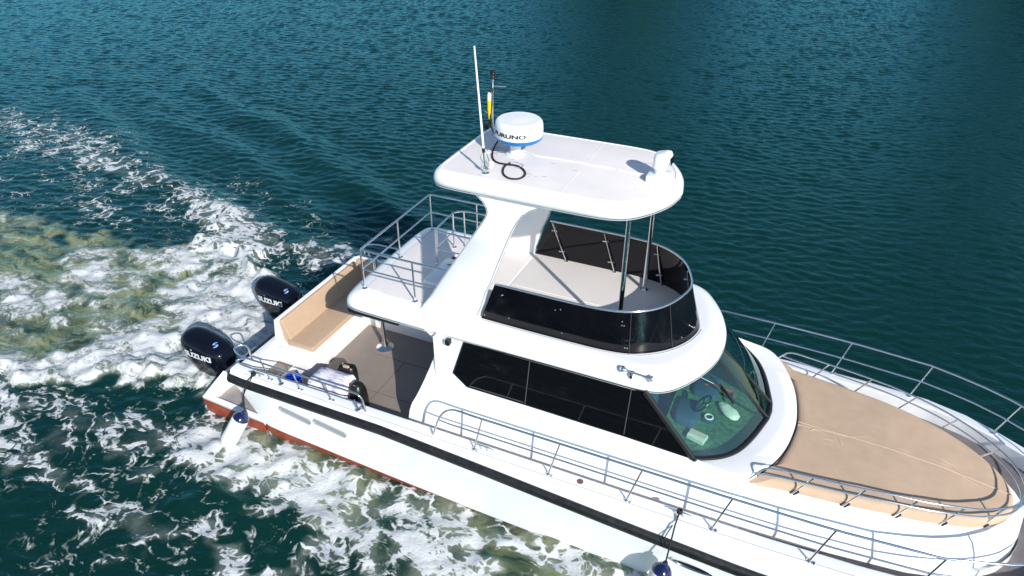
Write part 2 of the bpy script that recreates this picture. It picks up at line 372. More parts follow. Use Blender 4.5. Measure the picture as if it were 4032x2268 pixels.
    me.materials.append(water_mat())
    return o

def water_mat():
    m = bpy.data.materials.new('sea water'); m.use_nodes = True; nt = m.node_tree; nt.nodes.clear(); L = nt.links.new
    def nd(t, **k):
        x = nt.nodes.new(t)
        for a, b in k.items(): setattr(x, a, b)
        return x
    def math_(op, a, b=None, c=None, clamp=False):
        x = nd('ShaderNodeMath', operation=op); x.use_clamp = clamp
        for i, v in enumerate((a, b, c)):
            if v is None: continue
            if isinstance(v, (int, float)): x.inputs[i].default_value = v
            else: L(v, x.inputs[i])
        return x.outputs[0]
    def noise(vec, sc, det=5, ro=.6, lac=2.0, dist=0):
        x = nd('ShaderNodeTexNoise'); x.inputs['Scale'].default_value = sc; x.inputs['Detail'].default_value = det; x.inputs['Roughness'].default_value = ro; x.inputs['Distortion'].default_value = dist
        L(vec, x.inputs['Vector']); return x
    def sstep(v, lo, hi):
        x = nd('ShaderNodeMapRange', interpolation_type='SMOOTHSTEP'); L(v, x.inputs['Value'])
        for i, q in ((1, lo), (2, hi)):
            if isinstance(q, (int, float)): x.inputs[i].default_value = q
            else: L(q, x.inputs[i])
        return x.outputs[0]
    geo = nd('ShaderNodeNewGeometry'); pos = geo.outputs['Position']
    fa = nd('ShaderNodeAttribute', attribute_name='foam').outputs['Fac']
    tu = nd('ShaderNodeAttribute', attribute_name='turb').outputs['Fac']
    wa = nd('ShaderNodeAttribute', attribute_name='wash').outputs['Fac']
    ac = nd('ShaderNodeAttribute', attribute_name='act').outputs['Fac']
    # domain warp, streaks along the boat's course (x)
    w1 = noise(pos, .9, 3, .55); w2 = noise(pos, 3.2, 3, .6)
    def warp(vec, n_, amp):
        s_ = nd('ShaderNodeVectorMath', operation='SUBTRACT'); L(n_.outputs['Color'], s_.inputs[0]); s_.inputs[1].default_value = (.5, .5, .5)
        c_ = nd('ShaderNodeVectorMath', operation='SCALE'); L(s_.outputs[0], c_.inputs[0]); c_.inputs['Scale'].default_value = amp
        a_ = nd('ShaderNodeVectorMath', operation='ADD'); L(vec, a_.inputs[0]); L(c_.outputs[0], a_.inputs[1]); return a_.outputs[0]
    q = warp(warp(pos, w1, .8), w2, .13)
    mp = nd('ShaderNodeMapping'); mp.inputs['Scale'].default_value = (.78, 1.0, 0.0); L(q, mp.inputs[0]); qv = mp.outputs[0]
    def vor(sc):
        x = nd('ShaderNodeTexVoronoi', feature='DISTANCE_TO_EDGE'); x.inputs['Scale'].default_value = sc; L(qv, x.inputs['Vector']); return x.outputs['Distance']
    e1 = math_('SUBTRACT', 1.0, sstep(vor(2.3), 0.0, .24)); e2 = math_('SUBTRACT', 1.0, sstep(vor(6.0), 0.0, .28)); e3 = math_('SUBTRACT', 1.0, sstep(vor(13.5), 0.0, .40))
    n1 = noise(qv, 2.2, 8, .62).outputs['Fac']; n2 = noise(pos, 11, 6, .65).outputs['Fac']
    n1s = sstep(n1, .28, .72)
    rn = noise(qv, 1.9, 6, .58, dist=.6).outputs['Fac']
    rdg = math_('SUBTRACT', 1.0, sstep(math_('ABSOLUTE', math_('SUBTRACT', rn, .5)), 0.0, .085))
    acl = math_('MULTIPLY_ADD', ac, .75, .10)
    mxe = nd('ShaderNodeMix', data_type='FLOAT'); L(acl, mxe.inputs[0]); L(rdg, mxe.inputs[2]); L(e1, mxe.inputs[3])
    p = math_('MULTIPLY', mxe.outputs[0], .33)
    p = math_('MULTIPLY_ADD', e2, .20, p); p = math_('MULTIPLY_ADD', e3, .14, p)
    p = math_('MULTIPLY_ADD', n1s, .22, p); p = math_('MULTIPLY_ADD', n2, .22, p)      # roughly 0..1.1
    th = math_('MULTIPLY_ADD', fa, -.47, .89)
    mask = sstep(p, math_('SUBTRACT', th, .06), math_('ADD', th, .22))
    mask = math_('MULTIPLY', mask, sstep(fa, .05, .16))
    # aerated wash: long soft streaks torn by fine turbulence instead of lace
    ms = nd('ShaderNodeMapping'); ms.inputs['Scale'].default_value = (.50, 1.25, 0.0); L(warp(warp(pos, w1, 1.1), w2, .35), ms.inputs[0])
    sv = noise(ms.outputs[0], 1.9, 11, .73, dist=.7).outputs['Fac']
    wsum = math_('MULTIPLY_ADD', math_('SUBTRACT', sv, .5), 2.9, fa); wsum = math_('MULTIPLY_ADD', math_('SUBTRACT', n2, .5), 1.1, wsum)
    n3 = noise(pos, 34, 4, .6).outputs['Fac']; wsum = math_('MULTIPLY_ADD', math_('SUBTRACT', n3, .5), .7, wsum); wsum = math_('MULTIPLY_ADD', math_('SUBTRACT', e2, .5), .16, wsum)
    wfoam = sstep(wsum, .42, 1.25)
    mixw = nd('ShaderNodeMix', data_type='FLOAT'); L(wa, mixw.inputs[0]); L(mask, mixw.inputs[2]); L(wfoam, mixw.inputs[3])
    veil = math_('MULTIPLY', sstep(math_('MULTIPLY_ADD', n1s, .4, fa), .55, 1.25), .34)
    cover = math_('MAXIMUM', mixw.outputs[0], veil, clamp=True)
    # water body
    mixc = nd('ShaderNodeMix', data_type='RGBA'); mixc.inputs[6].default_value = (.0030, .0265, .0215, 1); mixc.inputs[7].default_value = (.255, .285, .140, 1)
    tn = math_('MULTIPLY', tu, math_('MULTIPLY_ADD', sstep(sv, .38, .60), .93, .07), clamp=True); L(tn, mixc.inputs[0])
    wd = nd('ShaderNodeSubsurfaceScattering'); wd.falloff = 'BURLEY'; L(mixc.outputs[2], wd.inputs['Color']); wd.inputs['Scale'].default_value = 1.0; wd.inputs['Radius'].default_value = (.8, 1.6, 1.6)
    wg = nd('ShaderNodeBsdfGlossy'); wg.inputs['Color'].default_value = (.34, .80, .90, 1); wg.inputs['Roughness'].default_value = .07
    wfr = nd('ShaderNodeFresnel'); wfr.inputs['IOR'].default_value = 1.333
    wb = nd('ShaderNodeMixShader'); L(wfr.outputs[0], wb.inputs[0]); L(wd.outputs[0], wb.inputs[1]); L(wg.outputs[0], wb.inputs[2])
    b1 = noise(pos, 5.5, 4, .6).outputs['Fac']; 
    mpr = nd('ShaderNodeMapping'); mpr.inputs['Rotation'].default_value = (0, 0, math.radians(-14)); mpr.inputs['Scale'].default_value = (2.2, 5.0, 1.0); L(pos, mpr.inputs[0])
    b2 = noise(mpr.outputs[0], 1.6, 4, .6, dist=.4).outputs['Fac']
    bh = math_('MULTIPLY_ADD', b2, .030, math_('MULTIPLY', b1, .012)); bh = math_('MULTIPLY_ADD', math_('MULTIPLY', n2, ac), .02, bh)
    bw = nd('ShaderNodeBump'); bw.inputs['Strength'].default_value = .75; bw.inputs['Distance'].default_value = 1.0; L(bh, bw.inputs['Height']); [L(bw.outputs[0], x_.inputs['Normal']) for x_ in (wd, wg, wfr)]
    # foam
    fb_ = nd('ShaderNodeBsdfPrincipled'); fb_.inputs['Roughness'].default_value = .75; fb_.inputs['Specular IOR Level'].default_value = .25
    fcr = nd('ShaderNodeMix', data_type='RGBA'); fcr.inputs[6].default_value = (.34, .38, .34, 1); fcr.inputs[7].default_value = (.63, .655, .665, 1); L(sstep(math_('ADD', cover, math_('MULTIPLY', n2, .4)), .55, 1.25), fcr.inputs[0]); L(fcr.outputs[2], fb_.inputs['Base Color'])
    fh = math_('MULTIPLY_ADD', n1, .10, math_('MULTIPLY', n2, .045)); fh = math_('MULTIPLY_ADD', noise(pos, 38, 4, .6).outputs['Fac'], .010, fh); fh = math_('MULTIPLY_ADD', cover, .03, fh)
    bf = nd('ShaderNodeBump'); bf.inputs['Strength'].default_value = .55; bf.inputs['Distance'].default_value = 1.0; L(fh, bf.inputs['Height']); L(bf.outputs[0], fb_.inputs['Normal'])
    mx = nd('ShaderNodeMixShader'); L(math_('MULTIPLY', cover, .93), mx.inputs[0]); L(wb.outputs[0], mx.inputs[1]); L(fb_.outputs[0], mx.inputs[2])
    out = nd('ShaderNodeOutputMaterial'); L(mx.outputs[0], out.inputs['Surface'])
    return m
build_water()
#@@WATER1

# wooded far bank beyond the frame: it is what darkens the water at the top
def far_bank():
    mb = MB(); nr = random.Random(5); rows = []
    na, nd_ = 150, 9
    ph = [nr.uniform(0, 6.28) for _ in range(12)]
    for j in range(nd_):
        row = []
        for i in range(na):
            az = math.radians(-75 + 130 * i / (na - 1)); t = j / (nd_ - 1)
            deg = math.degrees(az)
            H = 3.0 + 20 * math.exp(-((deg + 15.5) / 6.5) ** 2) + 17 * math.exp(-((deg - 10.5) / 5.0) ** 2)
            lump = 1 + .16 * math.sin(deg * 2.1 + ph[0]) + .12 * math.sin(deg * 4.7 + ph[1] + j) + .10 * math.sin(deg * 9.1 + ph[2] + 2 * j)
            prof = [0, .35, .62, .82, .95, 1, .97, .9, 0][j]
            dist = 100 + 26 * t + 3 * math.sin(deg * .9 + ph[3])
            row.append((dist * math.sin(az), -8.7 + dist * math.cos(az), H * prof * lump - (.4 if j in (0, nd_ - 1) else 0)))
        rows.append(row)
    mb.loft(rows, False)
    o = obj('far_bank', mb, mat('far bank foliage', (.030, .040, .016), .9, var=.5, vscale=.35, bump=1.0, bscale=1.2), None, 60)
    o['kind'] = 'structure'; o['label'] = 'dark wooded bank beyond the water'
far_bank()

# ================================================================== the boat
Y = empty('motor_yacht', (-3, 0, 0), 'white power catamaran yacht with flybridge hardtop under way across the green water', 'boat')
def P(name, mb, m, parent=None, ang=38, label=None):
    o = obj(name, mb, m, None, ang, label)
    par = parent or Y
    o.parent = par
    if par is Y: o.matrix_parent_inverse = Matrix.Translation((3, 0, 0))
    return o
# ---- hull
XB = [-8.20, -7.9, -6, -3, -1, 0.5, 1.6, 2.5, 3.0, 3.35, 3.75, 4.2, 4.5, 4.72]
BB = [2.06, 2.08, 2.08, 2.08, 2.08, 2.07, 2.03, 1.95, 1.80, 1.62, 1.36, 0.92, 0.50, 0.05]
def beam(x): return interp(x, XB, BB)
def rubz(x): return interp(x, [-8.2, -5.2, -3.5, -1.5, 0.2, 2, 4.7], [1.21, 1.22, 1.12, 0.985, 0.88, 0.82, 0.95])
GZ = 1.37
def paintz(x): return interp(x, [-9.2, -8, -5.3, -3.5, -1.6, 2], [0.32, 0.25, 0.10, 0.02, -0.02, -0.05])
hx = sorted(set([round(-8.20 + i * 0.3, 3) for i in range(43)] + XB)); hx = [x for x in hx if x <= 4.72]
hull = MB(); bot = MB()
for s in (-1, 1):
    R1 = []; R2 = []
    for x in hx:
        b = beam(x); zr = rubz(x); k = 1.0 if x < 2 else max(0.12, 1 - (x - 2) / 3.2)
        zp = paintz(x)
        gi = max(b - 0.22, 0.02)
        cut = max(0.0, (-7.9 - x) / 0.3)          # stern cut leaning aft at the top
        ds = 0.20 * cut * 0
        def ctp(p):
            if x > -7.4: return p
            return (p[0] + min(1, (-7.4 - p[0]) / .8) * .42 * max(0, min(1, (1.12 - p[2]) / .82)), p[1], p[2])
        R1.append([ctp(p) for p in [(x, s * gi, 1.10), (x, s * gi, GZ - .012), (x, s * (gi + .02 if b > .3 else b * .6), GZ), (x, s * (b - .05 if b > .3 else b * .8), GZ), (x, s * (b - .015 if b > .3 else b * .9), GZ - .012), (x, s * b, GZ - .05),
                   (x, s * (b + .015), zr + .09), (x, s * (b + .015), zr - .09), (x, s * (b - .03 * k), zr - .35), (x, s * (b - .075 if b > .3 else b * .5), zp + .0)]])
        R2.append([ctp((x, s * (b - .075 if b > .3 else b * .5), zp)), (x, s * (b - .2 if b > .3 else b * .3), -0.35), (x, s * max(b - .75, .02), -0.7), (x, s * max(b - 1.3, 0.01), -0.3), (x, s * max(b - 1.35, 0.005), 0.55)])
    hull.loft(R1, False); bot.loft(R2, False)
# stern closing face of the hull (between sides, below the aft deck)
hull.box((-8.16, -1.45, 0.0), (-8.10, 1.45, 1.29))
HULL = P('hull', hull, WHITE2, ang=30)
P('antifouling', bot, RED, HULL)
rub = MB()
path = [(x, -(beam(x) + .035), rubz(x)) for x in hx]
path2 = [(x, (beam(x) + .035), rubz(x)) for x in reversed(hx)]
aft = [(-8.25, -2.02, 1.21), (-8.27, -1.9, 1.215), (-8.27, 1.9, 1.215), (-8.25, 2.02, 1.21)]
def rubring(p, t):
    pass
full = path + [(4.78, 0, .95)] + path2 + [aft[3], aft[2], (-8.27, 0, 1.215), aft[1], aft[0]]
rings = []
n = len(full)
for i in range(n):
    a = Vector(full[i - 1]); b = Vector(full[i]); c = Vector(full[(i + 1) % n])
    t = (c - a); t.z = 0; t.normalize(); o = Vector((t.y, -t.x, 0))
    if i < len(path) and o.y > 0: o = -o
    prof = [(-.06, .072), (.0, .085), (.042, .064), (.056, .025), (.056, -.025), (.042, -.064), (.0, -.085), (-.06, -.072)]
    out = Vector((b.x + 1.5 if b.x < 2 else b.x - 1.0, b.y, 0))
    if o.dot(Vector((0, b.y, 0))) < 0 and abs(b.y) > 1.95: o = -o
    rings.append([b + o * u + Vector((0, 0, v)) for u, v in prof])
rings.append(rings[0]); rub.loft(rings, True)
P('rub_rail', rub, RUBBER, HULL, ang=60)
gs = MB()
gs.tube([(x, -(beam(x) - .032), GZ + .001) for x in hx if -8.0 < x < 2.6], .0045, 5); P('gunwale_seam', gs, TRIM, HULL)
gs = MB()
gs.tube([(x, (beam(x) - .032), GZ + .001) for x in hx if -8.0 < x < 2.6], .0045, 5); P('gunwale_seam', gs, TRIM, HULL)
# sponson platforms aft
for s in (-1, 1):
    sp = MB()
    # outer side wedge up to the hull, white lip, aft rim, inner wall
    sp.loft([[(-9.10, s * 1.93, .10), (-9.16, s * 2.0, .365), (-9.16, s * 1.94, .38), (-9.0, s * 1.90, .375), (-9.0, s * 1.90, .10)],
             [(-7.8, s * 1.94, .10), (-7.75, s * 2.03, .325), (-7.75, s * 1.985, .34), (-7.75, s * 1.93, .34), (-7.75, s * 1.90, .10)]], True, True, True)
    sp.loft([[(-9.16, s * 1.995, .37), (-8.94, s * 1.93, .38), (-8.94, s * 1.5, .42), (-8.94, s * 1.45, .53), (-9.16, s * 1.42, .54)],
             [(-9.10, s * 1.92, .0), (-8.96, s * 1.91, .0), (-8.96, s * 1.5, .0), (-8.96, s * 1.45, .0), (-9.10, s * 1.42, .0)]], True, True, True)
    sp.box((-9.16, s * 1.46, .0), (-8.12, s * 0.55, .53), .03)
    SPN = P('swim_platform', sp, WHITE, HULL)
    fl = MB(); fl.box((-8.98, s * 1.93, .20), (-7.95, s * 1.44, .305)); P('platform_tread', fl, STEPG, HULL)
    rb = MB()
    rb.loft([[(-9.165, s * 2.005, .325), (-9.0, s * 1.97, -.3), (-9.0, s * .6, -.5), (-9.0, s * .545, .30)],
             [(-7.75, s * 2.025, .265), (-7.75, s * 1.98, -.3), (-7.75, s * .6, -.5), (-7.75, s * .545, .30)]], False)
    rb.loft([[(-9.165, s * 2.005, .325), (-9.0, s * 1.97, -.3)], [(-9.165, s * .545, .325), (-9.0, s * .6, -.5)]], False)
    P('sponson_bottom', rb, RED, HULL)
# grey forward wall of the notch
for s in (-1, 1):
    nw = MB(); nw.loft([[(-8.20, s * 2.03, 1.14), (-7.80, s * 1.97, .28)], [(-8.17, s * 1.44, 1.14), (-8.0, s * 1.44, .28)]], False); P('notch_wall', nw, STEPG, HULL)
# vents and oval porthole in the starboard side
for (x0, x1, z0, z1) in ((-7.27, -6.63, .86, .755), (-6.57, -5.93, .84, .745)):
    v = MB(); c = ((x0 + x1) / 2, (z0 + z1) / 2)
    yy = -(beam(-6.8) - .02)
    ol = rrect(0, 0, .322, .052, .05, 6)
    tl = math.atan2(z1 - z0, x1 - x0)
    def rp(u, v_, y): return (c[0] + u * math.cos(tl) - v_ * math.sin(tl), y, c[1] + u * math.sin(tl) + v_ * math.cos(tl))
    v.loft([[rp(u, q, yy + .05) for u, q in ol], [rp(u, q, yy - .012) for u, q in ol], [rp(u, q, yy - .012) for u, q in offset(ol, .012)], [rp(u, q, yy + .004) for u, q in offset(ol, .02)]], True, False, True)
    P('side_vent', v, VENT, HULL)
pr = MB(); yy = -(beam(-.3) + .002)
el = [(.285 * math.cos(t), .055 * math.sin(t)) for t in [2 * math.pi * k / 40 for k in range(40)]]
pr.loft([[(-.3 + u, yy + .04, .60 + q - u * .06) for u, q in el], [(-.3 + u, yy - .02, .60 + q - u * .06) for u, q in el], [(-.3 + u * .92, yy - .022, .60 + q * .78 - u * .06) for u, q in el], [(-.3 + u * .88, yy + .02, .60 + q * .6 - u * .06) for u, q in el]], True)
PRT = P('porthole', pr, STEEL, HULL)
pg = MB(); pg.add([(-.3 + u * .9, yy + .012, .60 + q * .66 - u * .06) for u, q in el], [tuple(range(40))]); P('porthole_glass', pg, GLASSB, HULL)

# ---- decks
dk = MB()
dx = [x for x in hx if x >= -4.95 and x <= 4.6]
dk.loft([[(x, -max(beam(x) - .21, .02), 1.12) for x in dx], [(x, max(beam(x) - .21, .02), 1.12) for x in dx]], False)
P('side_deck', dk, DECKG)
# cockpit liner: gunwale cap, aft deck, inner faces
ck = MB()
for s in (-1, 1):
    ck.loft([[(-8.12, s * 1.86, .88), (-4.9, s * 1.86, .88)], [(-8.12, s * 1.86, GZ - .012), (-4.9, s * 1.86, GZ - .012)]], False)
    ck.loft([[(-8.17, s * 2.03, 1.2), (-8.17, s * 2.03, 1.34), (-8.15, s * 2.02, GZ + .001), (-8.1, s * 2.0, GZ + .002)], [(-8.17, s * 1.5, 1.2), (-8.17, s * 1.5, 1.33), (-8.15, s * 1.5, GZ - .02), (-8.1, s * 1.5, GZ - .018)]], False)
# aft deck strip and bench base
ck.box((-8.18, -1.86, 1.0), (-7.93, 1.86, 1.335), .02)
ck.box((-7.94, -1.22, .88), (-7.20, 1.86, 1.325), .02)
ck.box((-7.21, .52, .88), (-5.6, 1.86, 1.325), .02)
P('cockpit_liner', ck, WHITE)
st = MB(); st.box((-7.94, -1.86, .7), (-7.60, -1.215, 1.03), .008); P('boarding_step', st, DECKB)
sr = MB(); sr.box((-7.605, -1.855, .86), (-7.57, -1.22, 1.035), .005); P('step_riser', sr, WHITE)
fl = MB(); fl.box((-7.6, -1.87, .80), (-4.3, 1.87, .90)); FLOOR = P('cockpit_floor', fl, DECKB)
ht = MB()
for q in (((-5.95, -1.75), (-5.95, -.2)), ((-6.6, -.2), (-4.8, -.2)), ((-6.6, -1.1), (-4.8, -1.1))):
    ht.tube([(*q[0], .902), (*q[1], .902)], .006, 5)
P('hatch_seam', ht, mat('seam brown', (.15, .12, .10), .7), FLOOR)
# sofa
SOFA = P('sofa', (lambda m: (m.loft([[(-8.07, -1.06, 1.30), (-8.0, -1.06, 1.80), (-7.95, -1.06, 1.80), (-7.90, -1.06, 1.30)], [(-8.07, 1.42, 1.30), (-8.0, 1.42, 1.80), (-7.95, 1.42, 1.80), (-7.90, 1.42, 1.30)]], True, True, True), m.loft([[(-8.0, 1.45, 1.3), (-8.0, 1.37, 1.3), (-8.0, 1.37, 1.8), (-8.0, 1.42, 1.8)], [(-5.7, 1.45, 1.3), (-5.7, 1.37, 1.3), (-5.7, 1.37, 1.8), (-5.7, 1.42, 1.8)]], True, True, True), m)[-1])(MB()), WHITE)
def cushion(name, prof, ya, yb, m):           # rounded profile in xz swept along y with softened ends
    c = MB(); cx = sum(p[0] for p in prof) / len(prof); cz = sum(p[1] for p in prof) / len(prof)
    pr2 = [(p.x, p.y) for p in [Vector((q[0], q[1])) for q in smooth2(prof)]]
    rr = []
    for (y, k) in ((ya, .90), (ya + .012, .97), (ya + .04, 1), (yb - .04, 1), (yb - .012, .97), (yb, .90)):
        rr.append([(cx + (x - cx) * k, y, cz + (z - cz) * k) for x, z in pr2])
    c.loft(rr, True, True, True); return P(name, c, m, SOFA)
def smooth2(prof, r=.03):
    n = len(prof); out = []
    for i in range(n):
        a = Vector(prof[i - 1]); b = Vector(prof[i]); c = Vector(prof[(i + 1) % n])
        d = min(r, (a - b).length * .4, (c - b).length * .4)
        p0 = b + (a - b).normalized() * d; p2 = b + (c - b).normalized() * d
        for k in range(4):
            t = k / 3; out.append(tuple(p0 * (1 - t) ** 2 + b * 2 * t * (1 - t) + p2 * t * t))
    return out
cushion('backrest', [(-7.94, 1.33), (-7.955, 1.78), (-7.88, 1.79), (-7.74, 1.36), (-7.78, 1.33)], -1.01, 1.24, TAN)
cushion('seat', [(-7.80, 1.315), (-7.80, 1.41), (-7.235, 1.41), (-7.235, 1.315)], -1.06, 1.24, TAN)
sb = MB()
sb.loft([[(x, y, z) for y, z in ((1.37, 1.33), (1.385, 1.78), (1.31, 1.79), (1.2, 1.36))] for x in (-7.9, -7.88, -5.75)], True, True, True)
P('backrest', sb, TAN, SOFA)
sb = MB(); sb.box((-7.23, .50, 1.32), (-5.7, 1.2, 1.41), .03); P('seat', sb, TAN, SOFA)
# support post of the upper deck
po = MB(); po.lathe([(.038, .93), (.038, 2.80)], (-6.52, 0.04, 0), n=20)
POST = P('support_post', po, STEEL)
pb = MB(); pb.lathe([(.165, .902), (.165, .91), (.12, .925), (.065, .96), (.042, 1.06), (.038, 1.10)], (-6.52, 0.04, 0), n=36); P('post_base', pb, STEEL, POST)

# ---- cabin
def wy(z): return 1.65 - (z - 1.10) * 0.165
cab = MB()
aftc = [(-4.98, 1.07), (-4.95, 1.38), (-4.81, 1.66), (-4.64, 2.09), (-4.535, 2.40), (-4.53, 2.52), (-4.55, 2.64), (-4.60, 2.71), (-4.72, 2.775)]
aftc = [tuple(p) for p in smooth_path([Vector((a, b, 0)) for a, b in aftc], 1)]
front_x = 0.42
zs = [a[1] for a in aftc]
for s in (-1, 1):
    for xcols in (True,):
        A = [(a[0], s * wy(a[1]), a[1]) for a in aftc]
        B = [(-.60 - (a[1] - 2.02) * .97 if a[1] > 2.04 else -.575, s * wy(a[1]), a[1]) for a in aftc]
        # clip: below 2.0 runs to the coach roof, above stops at the windscreen pillar
        rows = []
        for p, q in zip(A, B):
            rows.append([(p[0] + (q[0] - p[0]) * t, p[1], p[2]) for t in np.linspace(0, 1, 10)])
        cab.loft(rows, False)
        inn = [(a[0], s * (wy(a[1]) - .09), a[1]) for a in aftc]
        cab.loft([A, inn], False)
        cab.loft([inn, [(-4.3, p[1], p[2]) for p in inn]], False)
        cab.loft([[(p[0], p[1], p[2]) for p in B if p[2] > 1.95], [(p[0] - .12, p[1] * .94, p[2]) for p in B if p[2] > 1.95]], False)
# aft bulkhead
cab.box((-4.5, -1.5, .9), (-4.4, 1.5, 2.8))
CAB = P('cabin', cab, WHITE, ang=30)
dr = MB(); dr.box((-4.52, -.6, .92), (-4.497, .5, 2.6)); P('cabin_door', dr, GLASSB, CAB)
hd = MB(); hd.tube(fillet([(-4.78, -1.40, 1.5), (-4.84, -1.40, 1.55), (-4.72, -1.4, 1.95), (-4.66, -1.4, 1.95)], .04), .012, 8); P('grab_handle', hd, STEEL, CAB)
# side windows, one pane each, and their frame
def wpt(x, z, s, o=.008): return (x, s * (wy(z) + o), z)
bars = [-4.06, -3.03, -1.553]
for s in (-1, 1):
    panes = [[(-4.04, 2.765), (-4.115, 2.5), (-4.19, 2.215), (-3.965, 2.06), (-3.036, 2.055), (-3.02, 2.765)],
             [(-3.012, 2.775), (-3.03, 2.055), (-1.56, 2.03), (-1.552, 2.775)],
             [(-1.544, 2.775), (-1.552, 2.03), (-.64, 2.0), (-1.37, 2.775)]]
    for pn in panes:
        m = MB(); m.add([wpt(x, z, s, .012) for x, z in pn] + [wpt(x, z, s, -.03) for x, z in pn], [tuple(range(len(pn)))] + [(i, (i + 1) % len(pn), len(pn) + (i + 1) % len(pn), len(pn) + i) for i in range(len(pn))])
        P('side_window', m, GLASSB, CAB)
    fr = MB()
    ol = [(-4.06, 2.772), (-4.135, 2.5), (-4.215, 2.21), (-3.97, 2.04), (-3.03, 2.035), (-1.55, 2.015), (-.60, 1.985), (-.585, 1.995), (-1.36, 2.785)]
    inn = [(-4.04, 2.765), (-4.115, 2.5), (-4.19, 2.215), (-3.965, 2.06), (-3.03, 2.055), (-1.55, 2.03), (-.64, 2.0), (-.64, 2.0), (-1.37, 2.775)]
    fr.loft([[wpt(x, z, s, .002) for x, z in ol], [wpt(x, z, s, .016) for x, z in ol], [wpt(x, z, s, .016) for x, z in inn], [wpt(x, z, s, .0) for x, z in inn]], True)
    P('window_frame', fr, BLACKP, CAB)
    ml = MB()
    for (xa, xb) in ((-3.016, -3.033), (-1.548, -1.556)):
        ml = MB(); ml.tube([wpt(xa, 2.77, s, .012), wpt(xb, 2.05, s, .012)], .007, 6); P('window_bar', ml, BARM, CAB)
    ml = MB(); ml.tube([wpt(-3.92, 2.075, s, .013), wpt(-3.06, 2.075, s, .013)], .008, 6)
    P('window_sill', ml, BARM, CAB)
# inner lining so that dark glass hides nothing bright, dashboard, seats
il = MB(); il.box((-4.3, -1.36, 1.1), (-4.2, 1.36, 2.75)); il.loft([[(-4.2, -1.40, 1.2), (-4.2, -1.36, 2.7)], [(-1.5, -1.40, 1.2), (-1.5, -1.36, 2.7)]], False); il.loft([[(-4.2, 1.40, 1.2), (-4.2, 1.36, 2.7)], [(-1.5, 1.40, 1.2), (-1.5, 1.36, 2.7)]], False)
il.box((-4.2, -1.4, 1.15), (-1.0, 1.4, 1.22))
P('cabin_lining', il, CABIN, CAB)
ds = MB()
dout = [(-1.15, -1.40), (-.60, -1.46), (-.46, -1.36), (-.29, -1.23), (-.11, -1.02), (.03, -.69), (.165, -.18), (.165, .18), (.03, .69), (-.11, 1.02), (-.29, 1.23), (-.46, 1.36), (-.60, 1.46), (-1.15, 1.40)]
ds.slabpoly(dout, [(0, 1.60), (0, 1.835), (.012, 1.845), (.10, 1.81), (.25, 1.78)]); P('dashboard', ds, TURF, CAB)
hc = MB(); hc.box((-1.05, -.72, 1.6), (-.72, -.22, 1.92), .05); hc.box((-.95, .0, 1.6), (-.55, .52, 1.86), .06)
HC = P('helm_console', hc, HELM, CAB)
sw = MB(); ax = Vector((-.75, 0, .65)).normalized()
ringp = []
X_ = Vector((0, 1, 0)); Y_ = ax.cross(X_)
for k in range(32): ringp.append(Vector((-.70, -.40, 2.02)) + (X_ * math.cos(k * math.pi / 16) + Y_ * math.sin(k * math.pi / 16)) * .15)
sw.tube(ringp, .016, 8, True)
for k in (0, 11, 21): sw.tube([Vector((-.70, -.40, 2.02)), ringp[k]], .011, 6)
P('steering_wheel', sw, BLACKP, CAB)
gp = MB(); gp.lathe([(.075, 0), (.075, .02), (.045, .03), (.045, .0)], (-.58, -.42, 1.79), n=28); gp.lathe([(.105, -.05), (.105, .0), (.08, .01)], (-.58, -.42, 1.79), n=28)
P('dash_speaker', gp, HELM, CAB)
gr = MB(); gr.loft([[Vector((-.58 + .058 * math.cos(t) + r_ * math.cos(t), -.42 + (.058 + r_) * math.sin(t), 1.79 + zz)) for t in [k * math.pi / 14 for k in range(28)]] for r_, zz in ((-.014, .032), (-.010, .04), (.006, .04), (.012, .03))], True)
P('speaker_ring', gr, BAG, CAB)
for yy in (-.475, .475):
    hs = MB(); hs.box((-1.75, yy - .275, 1.3), (-1.35, yy + .275, 1.95), .08); hs.box((-1.85, yy - .275, 1.8), (-1.7, yy + .275, 2.43), .05); P('helm_seat', hs, HELM, CAB)
rt = MB(); rt.tube([(-1.15, .05, 1.72), (-.7, .28, 1.86), (-.35, .30, 1.80), (-.33, .1, 1.79)], .028, 8); P('dash_trim', rt, REDSKIN, CAB)
# windscreen: three ruled panes
wb = [(-.60, -1.5, 1.985), (-.46, -1.385, 1.93), (-.29, -1.26, 1.90), (-.10, -1.05, 1.885), (.05, -.70, 1.88), (.19, -.18, 1.875)]
wt_ = [(-1.37, -1.385, 2.785), (-1.25, -1.28, 2.785), (-1.10, -1.14, 2.785), (-.95, -.92, 2.785), (-.84, -.6, 2.785), (-.76, -.17, 2.785)]
WB = smooth_path([Vector(p) for p in wb], 2); WT = smooth_path([Vector(p) for p in wt_], 2)
def pane(b, t):
    m = MB(); m.loft([b, [p * .5 + q * .5 + Vector((.03, 0, .02)) for p, q in zip(b, t)], t], False); return P('windscreen_pane', m, GREENG, CAB)
pane(WB, WT)
pane([Vector((.19, -.16, 1.875)), Vector((.20, 0, 1.875)), Vector((.19, .16, 1.875))], [Vector((-.76, -.15, 2.785)), Vector((-.75, 0, 2.785)), Vector((-.76, .15, 2.785))])
flip = lambda L: [Vector((p.x, -p.y, p.z)) for p in L]
pane(flip(WB), flip(WT))
wf = MB()
for s in (-1, 1):
    f = (lambda L: L) if s < 0 else flip
    wf.tube(f(WB) , .042, 8)
    wf.tube(f([WB[0], WT[0]]), .04, 8); wf.tube(f([Vector((.20, -.17, 1.885)), Vector((-.75, -.16, 2.785))]), .027, 8)
wf.tube([(.19, -.17, 1.875), (.205, 0, 1.875), (.19, .17, 1.875)], .042, 8)
P('windscreen_frame', wf, BLACKP, CAB)
